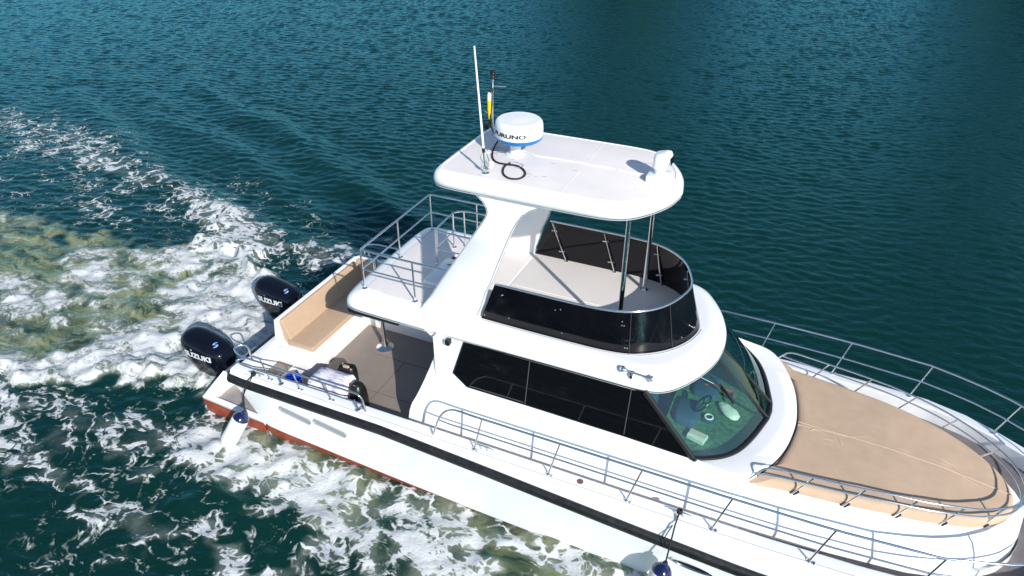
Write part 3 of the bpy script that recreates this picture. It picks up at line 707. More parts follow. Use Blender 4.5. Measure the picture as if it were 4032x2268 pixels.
wp = MB(); wp.tube([(-.80, -.34, 2.62), (-.64, -.42, 2.53), (-.36, -.60, 2.42)], .011, 6); wp.tube([(-.52, -.47, 2.50), (-.40, -.56, 2.46), (-.28, -.64, 2.36)], .016, 6); wp.tube([(-.84, -.56, 2.62), (-.60, -.52, 2.52)], .009, 6); wp.lathe([(.03, 0), (.03, .05), (.01, .06)], (-.80, -.34, 2.60), n=12)
P('wiper', wp, BLACKP, CAB)

# ---- coach roof with its white coaming round the windscreen
def padz(x): return interp(x, [0, .55, 1.8, 2.5, 3.05, 3.4], [1.825, 1.825, 1.79, 1.72, 1.63, 1.56])
co = MB(); rr = []
for x in np.linspace(-.75, 3.58, 52):
    t = interp(x, [-.75, .2, .5, 1.0, 1.5, 2.0, 2.5, 3.0, 3.25, 3.45, 3.54, 3.58], [1.40, 1.42, 1.36, 1.31, 1.25, 1.14, .99, .77, .60, .38, .20, .05])
    b = interp(x, [-.75, .2, .9, 1.3, 1.8, 2.2, 2.6, 3.0, 3.22, 3.4, 3.5, 3.56, 3.58], [1.63, 1.635, 1.60, 1.56, 1.50, 1.46, 1.37, 1.18, 1.00, .75, .50, .26, .08])
    zt = padz(x) - .15
    zside = interp(x, [-.75, .2, .6], [zt, zt, zt])
    half = [(0, zt), (t * .5, zt), (t * .85, zt - .004), (t, zt - .012), (t + (b - t) * .30, zt - .05), (t + (b - t) * .55, zt - .14), (t + (b - t) * .78, zt - .28), (b - .01, 1.24), (b, 1.11)]
    rr.append([(x, -y, z) for y, z in reversed(half)] + [(x, y, z) for y, z in half[1:]])
co.loft(rr, False); co.add(rr[-1], [tuple(range(len(rr[-1])))])
COACH = P('coach_roof', co, WHITE, ang=40)
cm = MB()
wbx = [wb[0], (-.54, -1.45, 1.955), (-.46, -1.385, 1.93), (-.37, -1.32, 1.915), (-.29, -1.26, 1.90), (-.19, -1.15, 1.89), (-.10, -1.05, 1.885), (.05, -.70, 1.88), (.19, -.18, 1.875)]
inner = wbx + [(p[0], -p[1], p[2]) for p in reversed(wbx)]
outer = [(-.60, -1.505, 1.99), (-.32, -1.508, 1.94), (-.05, -1.49, 1.915), (.13, -1.38, 1.90), (.31, -1.10, 1.89), (.43, -.82, 1.885), (.485, -.62, 1.882), (.52, -.45, 1.88), (.555, -.12, 1.88)]
outer = outer + [(p[0], -p[1], p[2]) for p in reversed(outer)]
I2 = smooth_path([Vector(p) for p in inner], 2); O2 = smooth_path([Vector(p) for p in outer], 2)
I2[0].y = -1.50; I2[-1].y = 1.50
mid = [a * .45 + b * .55 + Vector((0, 0, .012)) for a, b in zip(I2, O2)]
lipb = [p + Vector((.03 * (1 - abs(p.y) / 2.2), p.y * (.004 if abs(p.y) < 1.35 else .001), -.035)) for p in O2]
low = []; lowm = []
for p in lipb:
    k = max(0, min(1, (abs(p.y) - 1.22) / .24)); k = k * k * (3 - 2 * k); sg = 1 if p.y > 0 else -1
    q = Vector((p.x + .035 * (1 - k) + .10 * k * (p.x > -.1), p.y * (1 - k) + sg * 1.652 * k, 1.62 * (1 - k) + 1.10 * k)); low.append(q)
    lowm.append((p + q) * .5 + Vector((0, sg * .004 * k, 0)))
lipb = [p - Vector((0, 0, 0)) for p in lipb]
cm.loft([[p + Vector((-.02, 0, -.06)) for p in I2], I2, mid, O2, lipb, lowm, low], False)
P('windscreen_coaming', cm, WHITE, COACH, ang=60)
gk = MB(); gk.tube([p + Vector((.012, 0, -.045)) for p in lipb if abs(p.y) < 1.3], .012, 6); P('gap_shadow', gk, BLACKP, COACH)  # black tube painted as the shadow line between coaming and pad

# ---- sun pad
half = [(.10, 1.36), (.16, 1.335), (.5, 1.26), (.85, 1.22), (1.4, 1.155), (2.0, 1.04), (2.3, .97), (2.6, .86), (2.85, .75), (3.05, .61), (3.2, .49), (3.32, .35), (3.39, .18), (3.41, 0)]
aftedge = [(.555, 0), (.55, .12), (.52, .45), (.44, .82), (.33, 1.09), (.22, 1.26)]
aftedge = [(x + .05, y) for x, y in aftedge]
nx, ny = 60, 44
def padw(x): return interp(x, [h[0] for h in half], [h[1] for h in half])
pm = MB(); V = []
def pad_aft(y): return interp(abs(y), [a[1] for a in aftedge] + [1.34], [a[0] for a in aftedge] + [.11])
# rings: outline and insets of one rounded cushion
ol = []
for x, y in smooth_path([Vector((x, y, 0)) for x, y in half], 2) and [(p.x, p.y) for p in smooth_path([Vector((x, -y, 0)) for x, y in half], 2)]: ol.append((x, y))
ol += [(x, -y) for x, y in reversed(ol[:-1])]
ae = [(p.x, p.y) for p in smooth_path([Vector((x, y, 0)) for x, y in [(.10, 1.36)] + list(reversed(aftedge)) + [(x, -y) for x, y in aftedge[1:]] + [(.10, -1.36)]], 2)][1:-1]
ol += ae
def zp_(x, y): return padz(x) - .028 * (abs(y) / 1.3) ** 2
rings = []
for d, dz in ((.012, -.19), (.0, -.15), (-.006, -.10), (.0, -.05), (.018, -.018), (.05, 0.0), (.10, .003)):
    rings.append([(x, y, zp_(x, y) + dz) for x, y in offset(ol, d)])
pm.loft(rings, True, False, False)
# top surface: grid triangulation by fan strips toward the centre line
cur = rings[-1]
for k in range(1, 14):
    t = k / 13
    cen = [(1.75 + (p[0] - 1.75) * (1 - t) * 1.0, p[1] * (1 - t), 0) for p in cur]
    # keep inside: shrink toward the point (1.75, 0)
    rings.append([(x, y, zp_(x, y) + .004) for x, y, _ in cen])
pm2 = MB(); pm2.loft(rings, True)
def pad_mat():
    m = PAD; nt = m.node_tree
    return m
PADO = P('sun_pad', pm2, PAD, ang=50)
# wrinkles as gentle raised folds
for pts, r_ in (([(.62, -.05), (.9, -.03), (1.15, .0), (1.28, -.01), (1.55, .13)], .012), ([(.78, -.13), (.82, -.06), (.9, -.05), (1.05, -.14)], .010), ([(1.05, -.04), (1.18, -.1), (1.22, -.2)], .011), ([(.95, -.20), (1.05, -.17), (1.12, -.19)], .009),
               ([(2.25, .30), (2.5, .16), (2.72, .12)], .012), ([(2.35, .13), (2.55, .04), (2.68, .02), (2.8, -.03), (3.02, -.12)], .013), ([(2.4, .1), (2.6, .08)], .009), ([(1.9, .1), (2.1, .05)], .008),  ([(.45, -.98), (.62, -1.0), (.75, -1.04)], .009)):
    q = smooth_path([Vector((a, b, 0)) for a, b in pts], 2)
    q = [Vector((p.x, p.y, zp_(p.x, p.y) + .004 - r_ * 1.9)) for p in q]
    m_ = len(q); wk = MB(); wk.tube(q, [2.6 * r_ * (.72 + .28 * math.sin(math.pi * i / (m_ - 1))) for i in range(m_)], 12); P('fabric_fold', wk, PAD, PADO, ang=80)
sc = MB(); sc.tube([(x, -.0, zp_(x, 0) + .006) for x in np.linspace(.62, 3.38, 32)], .010, 6); P('centre_seam', sc, SEAMM, PADO)
# straps where the rail feet come through
def padrail(t):   # outline param by x
    pass
railx = [.14, .77, 1.39, 2.0, 2.55, 3.06]
PR = MB()
topl = [(x, padw(x) + .035, padz(x) + .235) for x in (.32, .6, .95, 1.4, 2.0, 2.35, 2.65, 2.95, 3.12, 3.26, 3.33)]
tp = [(.12, -1.375, padz(0) - .03)] + [(.30, -1.31, padz(.3) + .225)] + [(x, -y, z) for x, y, z in topl[1:-1]]
hc_ = [(p.x, -p.y) for p in smooth_path([Vector((x, y, 0)) for x, y in half], 2)]
def railring(d, dz, x0):
    q = offset(hc_ + [(x, -y) for x, y in reversed(hc_[:-1])], -d); q = [(x, y) for x, y in q if x > x0]
    if q[0][1] > 0: q = q[::-1]
    return [(x, y, padz(x) + dz) for x, y in q]
tp = [(.12, -1.385, padz(0) - .03), (.30, -1.335, padz(.3) + .225)]
tpath = tp + railring(.045, .235, .45) + [(x, -y, z) for x, y, z in reversed(tp)]
fp = fillet(tpath[:3], .10) + [Vector(p) for p in tpath[3:-3]] + fillet(tpath[-3:], .10)
PR.tube(smooth_path(fp, 1), .0135, 10)
lp = [(x, -(padw(x) + .03), padz(x) + .10) for x in (.22, .6, .95, 1.4, 2.0, 2.35, 2.65, 2.95, 3.12, 3.26)] + [(3.34, 0, padz(3.3) + .10)]
lp = railring(.04, .10, .22)
PR.tube(smooth_path(lp, 2), .0115, 10)
PRO = P('pad_rail', PR, STEEL)
for s in (-1, 1):
    for i, x in enumerate(railx[1:]):
        q = MB(); b = (x - .10, s * (padw(x) + .045), padz(x) - .19); t = (x + .13, s * (padw(x + .13) + .035), padz(x + .13) + .235)
        q.tube([b, t], .0115, 8); q.lathe([(.03, -.012), (.03, .0), (.015, .012)], b, n=14)
        P('rail_post', q, STEEL, PRO)
        k = MB(); k.loft([[(x - .12, s * (padw(x) - .02), padz(x) - .19), (x - .06, s * (padw(x) + .03), padz(x) - .185), (x + .01, s * (padw(x) + .02), padz(x) - .10), (x - .03, s * (padw(x) - .02), padz(x) - .08)], [(x - .14, s * (padw(x) + .03), padz(x) - .195), (x - .08, s * (padw(x) + .06), padz(x) - .19), (x + .0, s * (padw(x) + .035), padz(x) - .11), (x - .05, s * (padw(x) + .03), padz(x) - .10)]], True, True, True)
        P('strap', k, BLACKP, PADO)

# ---- deck rails on both sides
bases = [(-4.27, 1.995)]
stx = [-3.62, -2.45, -1.31, -.165, 1.037, 2.21, 3.349]
def railw(x): return interp(x, [-5, .0, 1.2, 2.4, 3.0, 3.5, 3.9, 4.3, 4.7], [2.045, 2.045, 2.01, 1.90, 1.70, 1.46, 1.15, .72, 0])
for s in (-1, 1):
    DR = MB()
    top = [(-4.31, s * 2.0, GZ), (-4.18, s * 2.01, 1.80), (-3.98, s * 2.035, 2.065)] + [(x, s * railw(x), 2.06 - max(0, x) * .012) for x in np.arange(-3.6, 4.4, .35)] + [(4.62, s * .2, 2.01), (4.66, 0, 2.01)]
    pth = fillet(top[:4], .18) + [Vector(p) for p in top[4:]]
    DR.tube(pth, .016, 10)
    lowp = [(-4.20, s * 2.008, 1.735)] + [(x, s * (railw(x) - .02), 1.735 - max(0, x) * .012) for x in np.arange(-4.0, 4.4, .35)] + [(4.58, s * .2, 1.69), (4.62, 0, 1.69)]
    DR.tube(lowp, .0125, 10)
    DRO = P('deck_rail', DR, STEEL)
    for x in stx:
        q = MB(); tx = x + .165; bw = min(railw(x) - .035, beam(x) - .075) if x > 2.5 else 2.0 if x < .6 else railw(x) - .02
        q.tube([(x, s * bw, GZ), (tx, s * railw(tx), 2.06 - max(0, tx) * .012)], .0125, 10); q.lathe([(.035, 0), (.035, .008), (.018, .022)], (x, s * bw, GZ), n=14); q.lathe([(.02, 0), (.02, .02)], (x + .055, s * (bw + .02), GZ), n=10)
        P('stanchion', q, STEEL, DRO)
# cockpit gunwale rail (both sides)
for s in (-1, 1):
    a = MB()
    a.tube(fillet([(-8.0, s * 1.72, GZ), (-8.02, s * 1.74, 1.74), (-8.17, s * 1.90, 1.74), (-7.95, s * 2.04, 1.74), (-5.52, s * 2.05, 1.76), (-5.50, s * 2.0, GZ)], .13), .0155, 10)
    a.tube(fillet([(-7.98, s * 1.86, 1.53), (-8.13, s * 1.97, 1.53), (-7.9, s * 2.035, 1.54), (-5.51, s * 2.03, 1.555)], .1), .0125, 10)
    A = P('gunwale_rail', a, STEEL)
    for x in (-7.38, -6.77, -6.155):
        q = MB(); q.tube([(x, s * 1.995, GZ), (x - .05, s * 2.045, 1.745)], .0125, 8)
        for dx_ in (-.035, .035): q.lathe([(.02, 0), (.02, .02), (.01, .03)], (x + dx_, s * 1.995, GZ), n=10)
        P('stanchion', q, STEEL, A)
    for x in (-7.22, -5.72):
        q = MB(); q.tube([(x - .05, s * 1.93, GZ + .10), (x + .06, s * 2.0, GZ + .0)], .022, 12); q.lathe([(.045, 0), (.045, .008), (.02, .02)], (x + .06, s * 2.0, GZ), n=14)
        P('rod_holder', q, STEEL, A)
def cleat(x, y, z, ang=0.0, L=.15):
    q = MB(); ca, sa = math.cos(ang), math.sin(ang)
    q.tube([(x - L * ca, y - L * sa, z + .05), (x - L * .4 * ca, y - L * .4 * sa, z + .058), (x + L * .4 * ca, y + L * .4 * sa, z + .058), (x + L * ca, y + L * sa, z + .05)], [.006, .013, .013, .006], 8)
    for k in (-.35, .35): q.lathe([(.022, 0), (.012, .02), (.012, .055)], (x + L * k * ca, y + L * k * sa, z), n=10)
    P('cleat', q, STEEL)
cleat(-7.66, -2.0, GZ, .1); cleat(-.60, -1.95, GZ); cleat(-3.48, -1.95, GZ); cleat(-7.66, 2.0, GZ); cleat(-.6, 1.95, GZ)
dv = MB(); dv.lathe([(.045, 0), (.045, .006), (.03, .01), (.01, .006)], (-1.99, -1.955, GZ + .001), n=20); P('deck_filler', dv, mat('brown filler cap', (.14, .075, .06), .5))
dv = MB(); dv.lathe([(.05, 0), (.05, .005), (.02, .01)], (-5.62, -1.93, GZ + .001), n=18); P('deck_filler', dv, VENT)

# ---- upper deck
fr_ = [(-1.9, 1.38), (-1.55, 1.385), (-1.30, 1.36), (-1.12, 1.28), (-.97, 1.12), (-.80, .84), (-.68, .55), (-.61, .28), (-.595, 0)]
up = [(-5.9, 1.36), (-6.06, 1.335), (-6.17, 1.27), (-6.235, 1.15), (-6.265, .9), (-6.27, 0)]
h1 = [(x, -y) for x, y in up[::-1]] + [(-4.8, -1.375), (-3.4, -1.38)] + [(x, -y) for x, y in fr_]
h1 = [(p.x, p.y) for p in smooth_path([Vector((a, b, 0)) for a, b in h1], 2)]
deck_ol = h1 + [(x, -y) for x, y in reversed(h1[1:-1])]
ud = MB()
ud.slabpoly(deck_ol, [(.10, 2.755), (.03, 2.76), (.0, 2.785), (-.004, 2.82), (.012, 2.865), (.045, 2.91), (.10, 2.95), (.17, 2.98), (.25, 2.997), (.32, 3.0)])
UD = P('upper_deck', ud, WHITE, ang=50)
ff = MB(); fo = [(-3.93, -1.03)] + [(x + .012 if x < -2 else x - .012, y + .012) for x, y in [(-3.3, -1.045), (-2.6, -1.045), (-2.1, -1.035), (-1.76, -.985), (-1.50, -.86), (-1.24, -.64), (-1.06, -.36), (-.985, -.12)]]
fo = fo + [(x, -y) for x, y in reversed(fo)]
ff.slabpoly(fo, [(0, 2.99), (0, 3.004), (.01, 3.006)], False, True); P('flybridge_floor', ff, FLYW, UD)
rd = MB(); rd.slabpoly(rrect(-4.96, 0, 1.01, 1.045, .06, 4), [(0, 2.99), (0, 3.004), (.01, 3.006)], False, True); P('aft_deck_floor', rd, TOPW, UD)
tr = MB(); tr.tube([(x, y, 2.768) for x, y in offset(deck_ol, -.004)], .006, 5, True)
tr.tube([(x, y, 3.003) for x, y in offset(deck_ol, .322) if x < -4.9], .006, 5)
P('edge_trim', tr, TRIM, UD)
lt = MB(); lt.box((-6.12, -1.345, 2.68), (-5.2, -1.22, 2.757), .012); P('underside_light_bar', lt, BLACKP, UD)
hb = MB(); hb.box((-5.19, -.58, 3.0), (-4.72, .20, 3.075), .025); hb.box((-5.19, .36, 3.0), (-4.72, .40, 3.06), .01)
HB = P('hatch_cover', hb, WHITE, UD)
hh = MB(); hh.box((-5.15, .20, 3.0), (-4.72, .36, 3.012)); P('hatch_dark_plate', hh, BLACKP, UD)  # flat black plate, colour stands in for the shade inside the hatch
hl = MB(); hl.tube(smooth_path([(-5.06, -.02, 3.078), (-5.0, .03, 3.085), (-4.98, -.06, 3.08), (-4.95, .02, 3.085), (-4.93, -.08, 3.08)], 2), .006, 5); P('hatch_lanyard', hl, BLACKP, UD)
sm = MB(); sm.tube([(-3.9, -.02, 3.008), (-1.2, -.02, 3.008)], .004, 4); P('floor_seam', sm, WHITE, UD)
# rear rail
rr_ = MB()
rr_.tube(fillet([(-4.25, -1.058, 3.69), (-5.95, -1.058, 3.69), (-5.95, 1.058, 3.69), (-4.1, 1.058, 3.69)], .06), .0165, 10)
rr_.tube(fillet([(-4.52, -1.058, 3.35), (-5.955, -1.058, 3.35), (-5.955, 1.058, 3.35), (-4.3, 1.058, 3.35)], .05), .0135, 10)
rr_.lathe([(.028, 0), (.028, .012)], (-4.52, -1.058, 3.35), (1, 0, 0), n=12)
RR = P('rear_rail', rr_, STEEL)
for x, y in ((-5.95, -1.055), (-5.045, -1.055), (-5.95, -.01), (-5.95, 1.055), (-5.045, 1.055)):
    q = MB(); q.tube([(x, y, 3.0), (x, y, 3.69)], .0145, 10); q.lathe([(.042, 3.002), (.042, 3.01), (.018, 3.022)], (x, y, 0), n=16); P('stanchion', q, STEEL, RR)
sr_ = MB()
sr_.tube(fillet([(-4.55, -.02, 3.66), (-5.26, -.01, 3.66), (-5.28, .70, 3.66), (-5.1, .80, 3.66), (-4.5, .80, 3.66)], .12), .0155, 10)
sr_.tube(fillet([(-4.7, -.02, 3.33), (-5.27, .0, 3.33), (-5.27, .68, 3.33)], .05), .0125, 10)
SR = P('stair_rail', sr_, STEEL)
for x, y in ((-5.27, .03), (-5.24, .01), (-5.29, .66), (-5.15, .79)):
    q = MB(); q.tube([(x, y, 3.0), (x, y, 3.66)], .0145, 10); q.lathe([(.04, 3.002), (.04, 3.01), (.018, 3.02)], (x, y, 0), n=16); P('stanchion', q, STEEL, SR)

# ---- arch legs
def lyo(z): return 1.145 - (z - 2.95) * 0.075
aftl = [(-5.04, 2.86), (-4.93, 2.95), (-4.845, 3.066), (-4.723, 3.233), (-4.553, 3.521), (-4.309, 3.915), (-4.077, 4.288), (-3.92, 4.54), (-3.848, 4.662), (-3.826, 4.737), (-3.841, 4.804), (-3.896, 4.88), (-3.988, 4.949), (-4.115, 4.985), (-4.24, 4.995)]
forl = [(-3.98, 2.86), (-3.972, 2.95), (-3.954, 3.107), (-3.897, 3.266), (-3.832, 3.504), (-3.749, 3.702), (-3.66, 3.972), (-3.574, 4.215), (-3.49, 4.452), (-3.441, 4.569), (-3.391, 4.668), (-3.308, 4.789), (-3.191, 4.881), (-3.058, 4.941), (-2.88, 4.985)]
for s in (-1, 1):
    L = MB()
    def outy(z): return lyo(z) + (0.17 * ((3.02 - z) / .16) ** 1.0 if z < 3.02 else 0)
    oA = [(x, s * outy(z), z) for x, z in aftl]; oF = [(x, s * outy(z), z) for x, z in forl]
    iA = [(x, s * (lyo(z) - .15 - .05 * max(0, (z - 4.6) / .4)), z) for x, z in aftl]; iF = [(x, s * (lyo(z) - .15 - .05 * max(0, (z - 4.6) / .4)), z) for x, z in forl]
    def rnd(a, b, k): return [tuple(Vector(p) * (1 - k) + Vector(q) * k) for p, q in zip(a, b)]
    oA2 = rnd(oA, oF, .035); oF2 = rnd(oF, oA, .035); iA2 = rnd(iA, iF, .03); iF2 = rnd(iF, iA, .03)
    oAe = rnd(oA, iA, .15); oFe = rnd(oF, iF, .15); iAe = rnd(iA, oA, .12); iFe = rnd(iF, oF, .12)
    rings = []
    for k in range(len(oA)):
        rings.append([oAe[k], oA2[k], oF2[k], oFe[k], iFe[k], iF2[k], iA2[k], iAe[k]])
    L.loft(rings, True, True, True)
    AL = P('arch_leg', L, WHITE, ang=50)
    t = MB(); t.tube([(x, s * (outy(z) + .002), z) for x, z in forl[2:-1]], .007, 5); t.tube([(x, s * (outy(z) + .002), z) for x, z in aftl[2:-1]], .005, 5)
    P('edge_trim', t, TRIM, AL)
# ---- hardtop
rf = [(-4.0, -1.035), (-4.45, -1.025), (-4.62, -.98), (-4.70, -.88), (-4.725, -.7), (-4.73, 0)]
rfr = [(-2.7, -1.04), (-2.25, -1.03), (-2.02, -.97), (-1.85, -.85), (-1.68, -.62), (-1.53, -.33), (-1.475, 0)]
hh1 = [(x, y) for x, y in rf[::-1]] + rfr
hh1 = [(p.x, p.y) for p in smooth_path([Vector((a, b, 0)) for a, b in hh1], 2)]
roof_ol = hh1 + [(x, -y) for x, y in reversed(hh1[1:-1])]
rm = MB()
rm.slabpoly(roof_ol, [(.16, 4.955), (.06, 4.957), (.015, 4.985), (0, 5.03), (.006, 5.085), (.03, 5.135), (.07, 5.17), (.10, 5.183), (.118, 5.184), (.125, 5.174)])
ROOF = P('hardtop', rm, WHITE, ang=50)
rs = MB(); rs.slabpoly(offset(roof_ol, .122), [(0, 5.165), (0, 5.1745), (.004, 5.1755)], False, True); P('roof_panel', rs, TOPW, ROOF)
sm = MB(); sm.tube([(-2.83, -.9, 5.1755), (-2.85, .9, 5.1755)], .004, 4); P('roof_seam', sm, TOPW, ROOF)
tr = MB(); tr.tube([(x, y, 4.965) for x, y in offset(roof_ol, .02)], .006, 5, True); P('edge_trim', tr, TRIM, ROOF)
SCF = mat('roof scuffs', (.36, .32, .29), .7)
for (x, y, l, a) in ((-3.62, -.30, .05, .2), (-3.55, -.42, .03, 1), (-3.48, -.47, .04, .5), (-3.42, -.55, .05, .1), (-3.3, -.60, .03, .2), (-3.38, -.62, .02, 1.2), (-3.2, -.55, .05, .15), (-2.05, .45, .07, .1), (-2.2, .42, .06, .2), (-1.95, .52, .05, .3), (-2.3, .43, .03, .1), (-3.25, -.1, .04, .4), (-2.9, -.2, .05, .2), (-3.75, -.25, .05, .3), (-3.82, -.2, .03, .9), (-1.78, -.72, .012, 0), (-2.0, -.45, .012, 0), (-4.0, -.95 + .1, .035, .1)):
    mk = MB(); mk.add([(x + l * math.cos(a) * u - .006 * math.sin(a) * q, y + l * math.sin(a) * u + .006 * math.cos(a) * q, 5.1775) for u, q in ((-1, 0), (-.3, -1), (.5, -.6), (1, 0), (.4, 1), (-.4, .7))], [(0, 1, 2, 3, 4, 5)]); P('scuff_mark', mk, SCF, ROOF)
for s in (-1, 1):
    q = MB(); q.lathe([(.034, 3.0), (.034, 4.965)], (-1.975, s * .69, 0), n=20); q.lathe([(.06, 3.004), (.06, 3.012), (.04, 3.03)], (-1.975, s * .69, 0), n=20); q.lathe([(.0365, 3.22), (.0365, 3.235)], (-1.975, s * .69, 0), n=20)
    P('roof_post', q, STEEL)

# ---- black spray screen round the flybridge
fb = [(-3.935, -1.035), (-3.3, -1.045), (-2.6, -1.045), (-2.1, -1.035), (-1.76, -.985), (-1.50, -.86), (-1.24, -.64), (-1.06, -.36), (-.985, -.12), (-.975, 0)]
ft = [(-3.70, -1.045), (-3.0, -1.05), (-2.4, -1.05), (-2.05, -1.02), (-1.80, -.955), (-1.55, -.80), (-1.36, -.57), (-1.24, -.29), (-1.185, -.09), (-1.18, 0)]
FB = smooth_path([Vector((x, y, 3.0)) for x, y in fb], 2); FT = smooth_path([Vector((x, y, 3.65)) for x, y in ft], 2)
def seg(i0, i1, s):
    m = MB(); b = FB[i0:i1 + 1]; t = FT[i0:i1 + 1]
    f = (lambda p: p) if s < 0 else (lambda p: Vector((p.x, -p.y, p.z)))
    nb = [f(p) for p in b]; nt_ = [f(p) for p in t]
    off = Vector((.012, s * .012, 0))
    m.loft([nb, nt_, [p - off for p in nt_], [p - off for p in nb]], False); m.loft([[nb[0], nt_[0], nt_[0] - off, nb[0] - off], [nb[0], nt_[0], nt_[0] - off, nb[0] - off]], True)
    return P('spray_screen', m, BLACKG, ang=50)
N = len(FB)
i1 = min(range(N), key=lambda i: abs(FB[i].x + 1.72)); i2 = min(range(N), key=lambda i: abs(FB[i].y + .62) + (FB[i].x < -1.6) * 9)
for s in (-1, 1):
    seg(0, i1, s); seg(i1, i2, s); seg(i2, N - 1, s)
    for ii in (i1, i2):
        a_ = Vector((FB[ii].x + .004, -s * FB[ii].y + s * .005, 3.0)); b_ = Vector((FT[ii].x + .004, -s * FT[ii].y + s * .005, 3.65))
        q = MB(); q.tube([a_, b_], .0055, 6); P('panel_joint', q, JOINT)
sr2 = MB(); ring = [p + Vector((0, 0, .012)) for p in FT] + [Vector((p.x, -p.y, p.z + .012)) for p in reversed(FT[:-1])]
sr2.tube(ring, .0165, 10); SRL = P('screen_rail', sr2, STEEL)
for s in (-1, 1):
    for (bx, tx) in ((-3.42, -3.63), (-2.60, -2.80), (-1.74, -1.90), (-1.08, -1.25)):
        ib = min(range(N), key=lambda i: abs(FB[i].x - bx)); it = min(range(N), key=lambda i: abs(FT[i].x - tx))
        b = FB[ib] * 1.0; t = FT[it] * 1.0
        if bx > -1.3: b = Vector((-1.16, -.45, 3.0)); t = Vector((-1.31, -.44, 3.65))
        b.y *= -s; t.y *= -s; off = Vector((-.03, -s * .05, 0)) if bx > -1.9 else Vector((0, -s * .05, 0))
        q = MB(); q.tube([b + off, t + off * .4], .013, 8); q.lathe([(.03, 0), (.03, .01), (.015, .02)], b + off, n=12)
        for k in (.25, .78):
            p = (b * (1 - k) + t * k) + off * (1 - .6 * k); q.tube([p + Vector((-.07, 0, .0)), p + Vector((.02, s * .02, 0))], .012, 6)
        P('screen_post', q, STEEL, SRL)
for (x, z) in ((-3.60, 3.50), (-3.49, 3.14), (-2.79, 3.48), (-2.68, 3.12), (-3.88, 3.08), (-1.86, 3.45), (-1.83, 3.45), (-1.79, 3.1), (-1.76, 3.1)):
    k = (z - 3) / .65
    yb = interp(x, [p[0] for p in fb], [p[1] for p in fb]) * (1 - k) + interp(x, [p[0] for p in ft], [p[1] for p in ft]) * k
    bl = MB(); bl.lathe([(.011, 0), (.009, .006), (.003, .009)], (x, yb + .0 - .002, z), (0, -1, 0), n=8); P('screen_bolt', bl, STEEL, SRL)
ct = MB(); ct.tube(smooth_path([Vector((p.x + .03 if p.x > -1.6 else p.x, p.y - .03 if p.x <= -1.6 else p.y * 1.04, 3.0)) for p in FB], 1) , .008, 5); P('screen_wire', ct, TRIM, SRL)

# ---- things fixed on the roof
RD = P('radar_dome', (lambda m: (m.lathe([(.20, 5.43), (.30, 5.45), (.318, 5.465), (.328, 5.475), (.336, 5.49), (.3365, 5.56), (.334, 5.62), (.326, 5.665), (.308, 5.692), (.288, 5.704), (.280, 5.703), (.15, 5.716), (.0, 5.720)], (-3.80, -.02, 0), n=64), m)[-1])(MB()), WHITE)
q = MB(); q.lathe([(.18, 5.40), (.295, 5.42), (.328, 5.45), (.339, 5.486), (.334, 5.490)], (-3.80, -.02, 0), n=64); P('blue_band', q, BLUE, RD)
q = MB(); q.lathe([(.14, 5.176), (.135, 5.19), (.085, 5.195), (.078, 5.26), (.078, 5.43)], (-3.86, .0, 0), n=28); P('radar_pedestal', q, WHITE, RD)
tv, tf = text_mesh('FURUNO', 1.0, .038)
vs = []
a0 = math.radians(-136.0); a1 = math.radians(-50.0)
for u, v in tv:
    a = a0 + (a1 - a0) * u; z = 5.535 + .058 * v; r_ = .3395 if z < 5.56 else .3395 - (z - 5.56) * .038
    vs.append((-3.80 + r_ * math.cos(a), -.02 + r_ * math.sin(a), z))
raw('lettering', vs, tf, LETB, None).parent = RD
# whip antenna
q = MB(); q.lathe([(.05, 0), (.05, .012), (.02, .02)], (-3.95, -.77, 5.176), n=16); q.tube([(-3.95, -.77, 5.18), (-3.955, -.768, 5.28)], .014, 8); q.tube([(-3.955, -.768, 5.26), (-3.985, -.75, 5.49)], .016, 10)
q.tube([(-3.99, -.76, 5.24), (-4.03, -.74, 5.30)], .012, 6)
AN = P('whip_antenna', q, STEEL)
q = MB(); q.tube([(-3.982, -.75, 5.46), (-3.986, -.75, 5.52)], .021, 10); P('antenna_ferrule', q, BLACKP, AN)
q = MB(); q.tube([(-3.985, -.75, 5.51), (-4.078, -.75, 6.81)], [.0165, .011], 10); P('antenna_whip', q, WHITE, AN)
q = MB(); q.lathe([(.035, 0), (.04, .03), (.03, .07), (.005, .08)], (-3.90, -.72, 5.27), (.3, -.3, .6), n=14); P('antenna_cap', q, WHITE, AN)
# mast with all-round light and yellow beacon
q = MB(); q.tube([(-4.46, .5, 5.176), (-4.44, .5, 6.03)], .016, 10)
for (z, l, a) in ((5.93, .16, .25), (5.84, .15, -.1), (5.50, .15, -.2)):
    q.tube([(-4.44, .5, z), (-4.44 + l * 1.2, .5 + l * a, z)], .006, 6)
q.tube([(-4.56, .46, 5.55), (-4.44, .5, 5.50)], .006, 6)
MS = P('mast', q, STEEL)
q = MB(); q.lathe([(.036, 6.03), (.036, 6.06), (.033, 6.065), (.033, 6.12), (.034, 6.125), (.034, 6.15), (.02, 6.16)], (-4.44, .5, 0), n=18); P('anchor_light', q, BLACKP, MS)
q = MB(); q.lathe([(.018, 5.44), (.026, 5.52), (.032, 5.60), (.030, 5.66), (.034, 5.70), (.034, 5.725)], (-4.49, .48, 0), n=18); P('beacon', q, YEL, MS)
q = MB(); q.lathe([(.030, 5.725), (.030, 5.78), (.022, 5.82), (.008, 5.835)], (-4.49, .48, 0), n=18); P('beacon_lens', q, SMOKE, MS)
q = MB(); q.box((-4.60, .50, 5.26), (-4.53, .58, 5.36), .015); P('mast_light', q, BLACKP, MS)
q = MB()
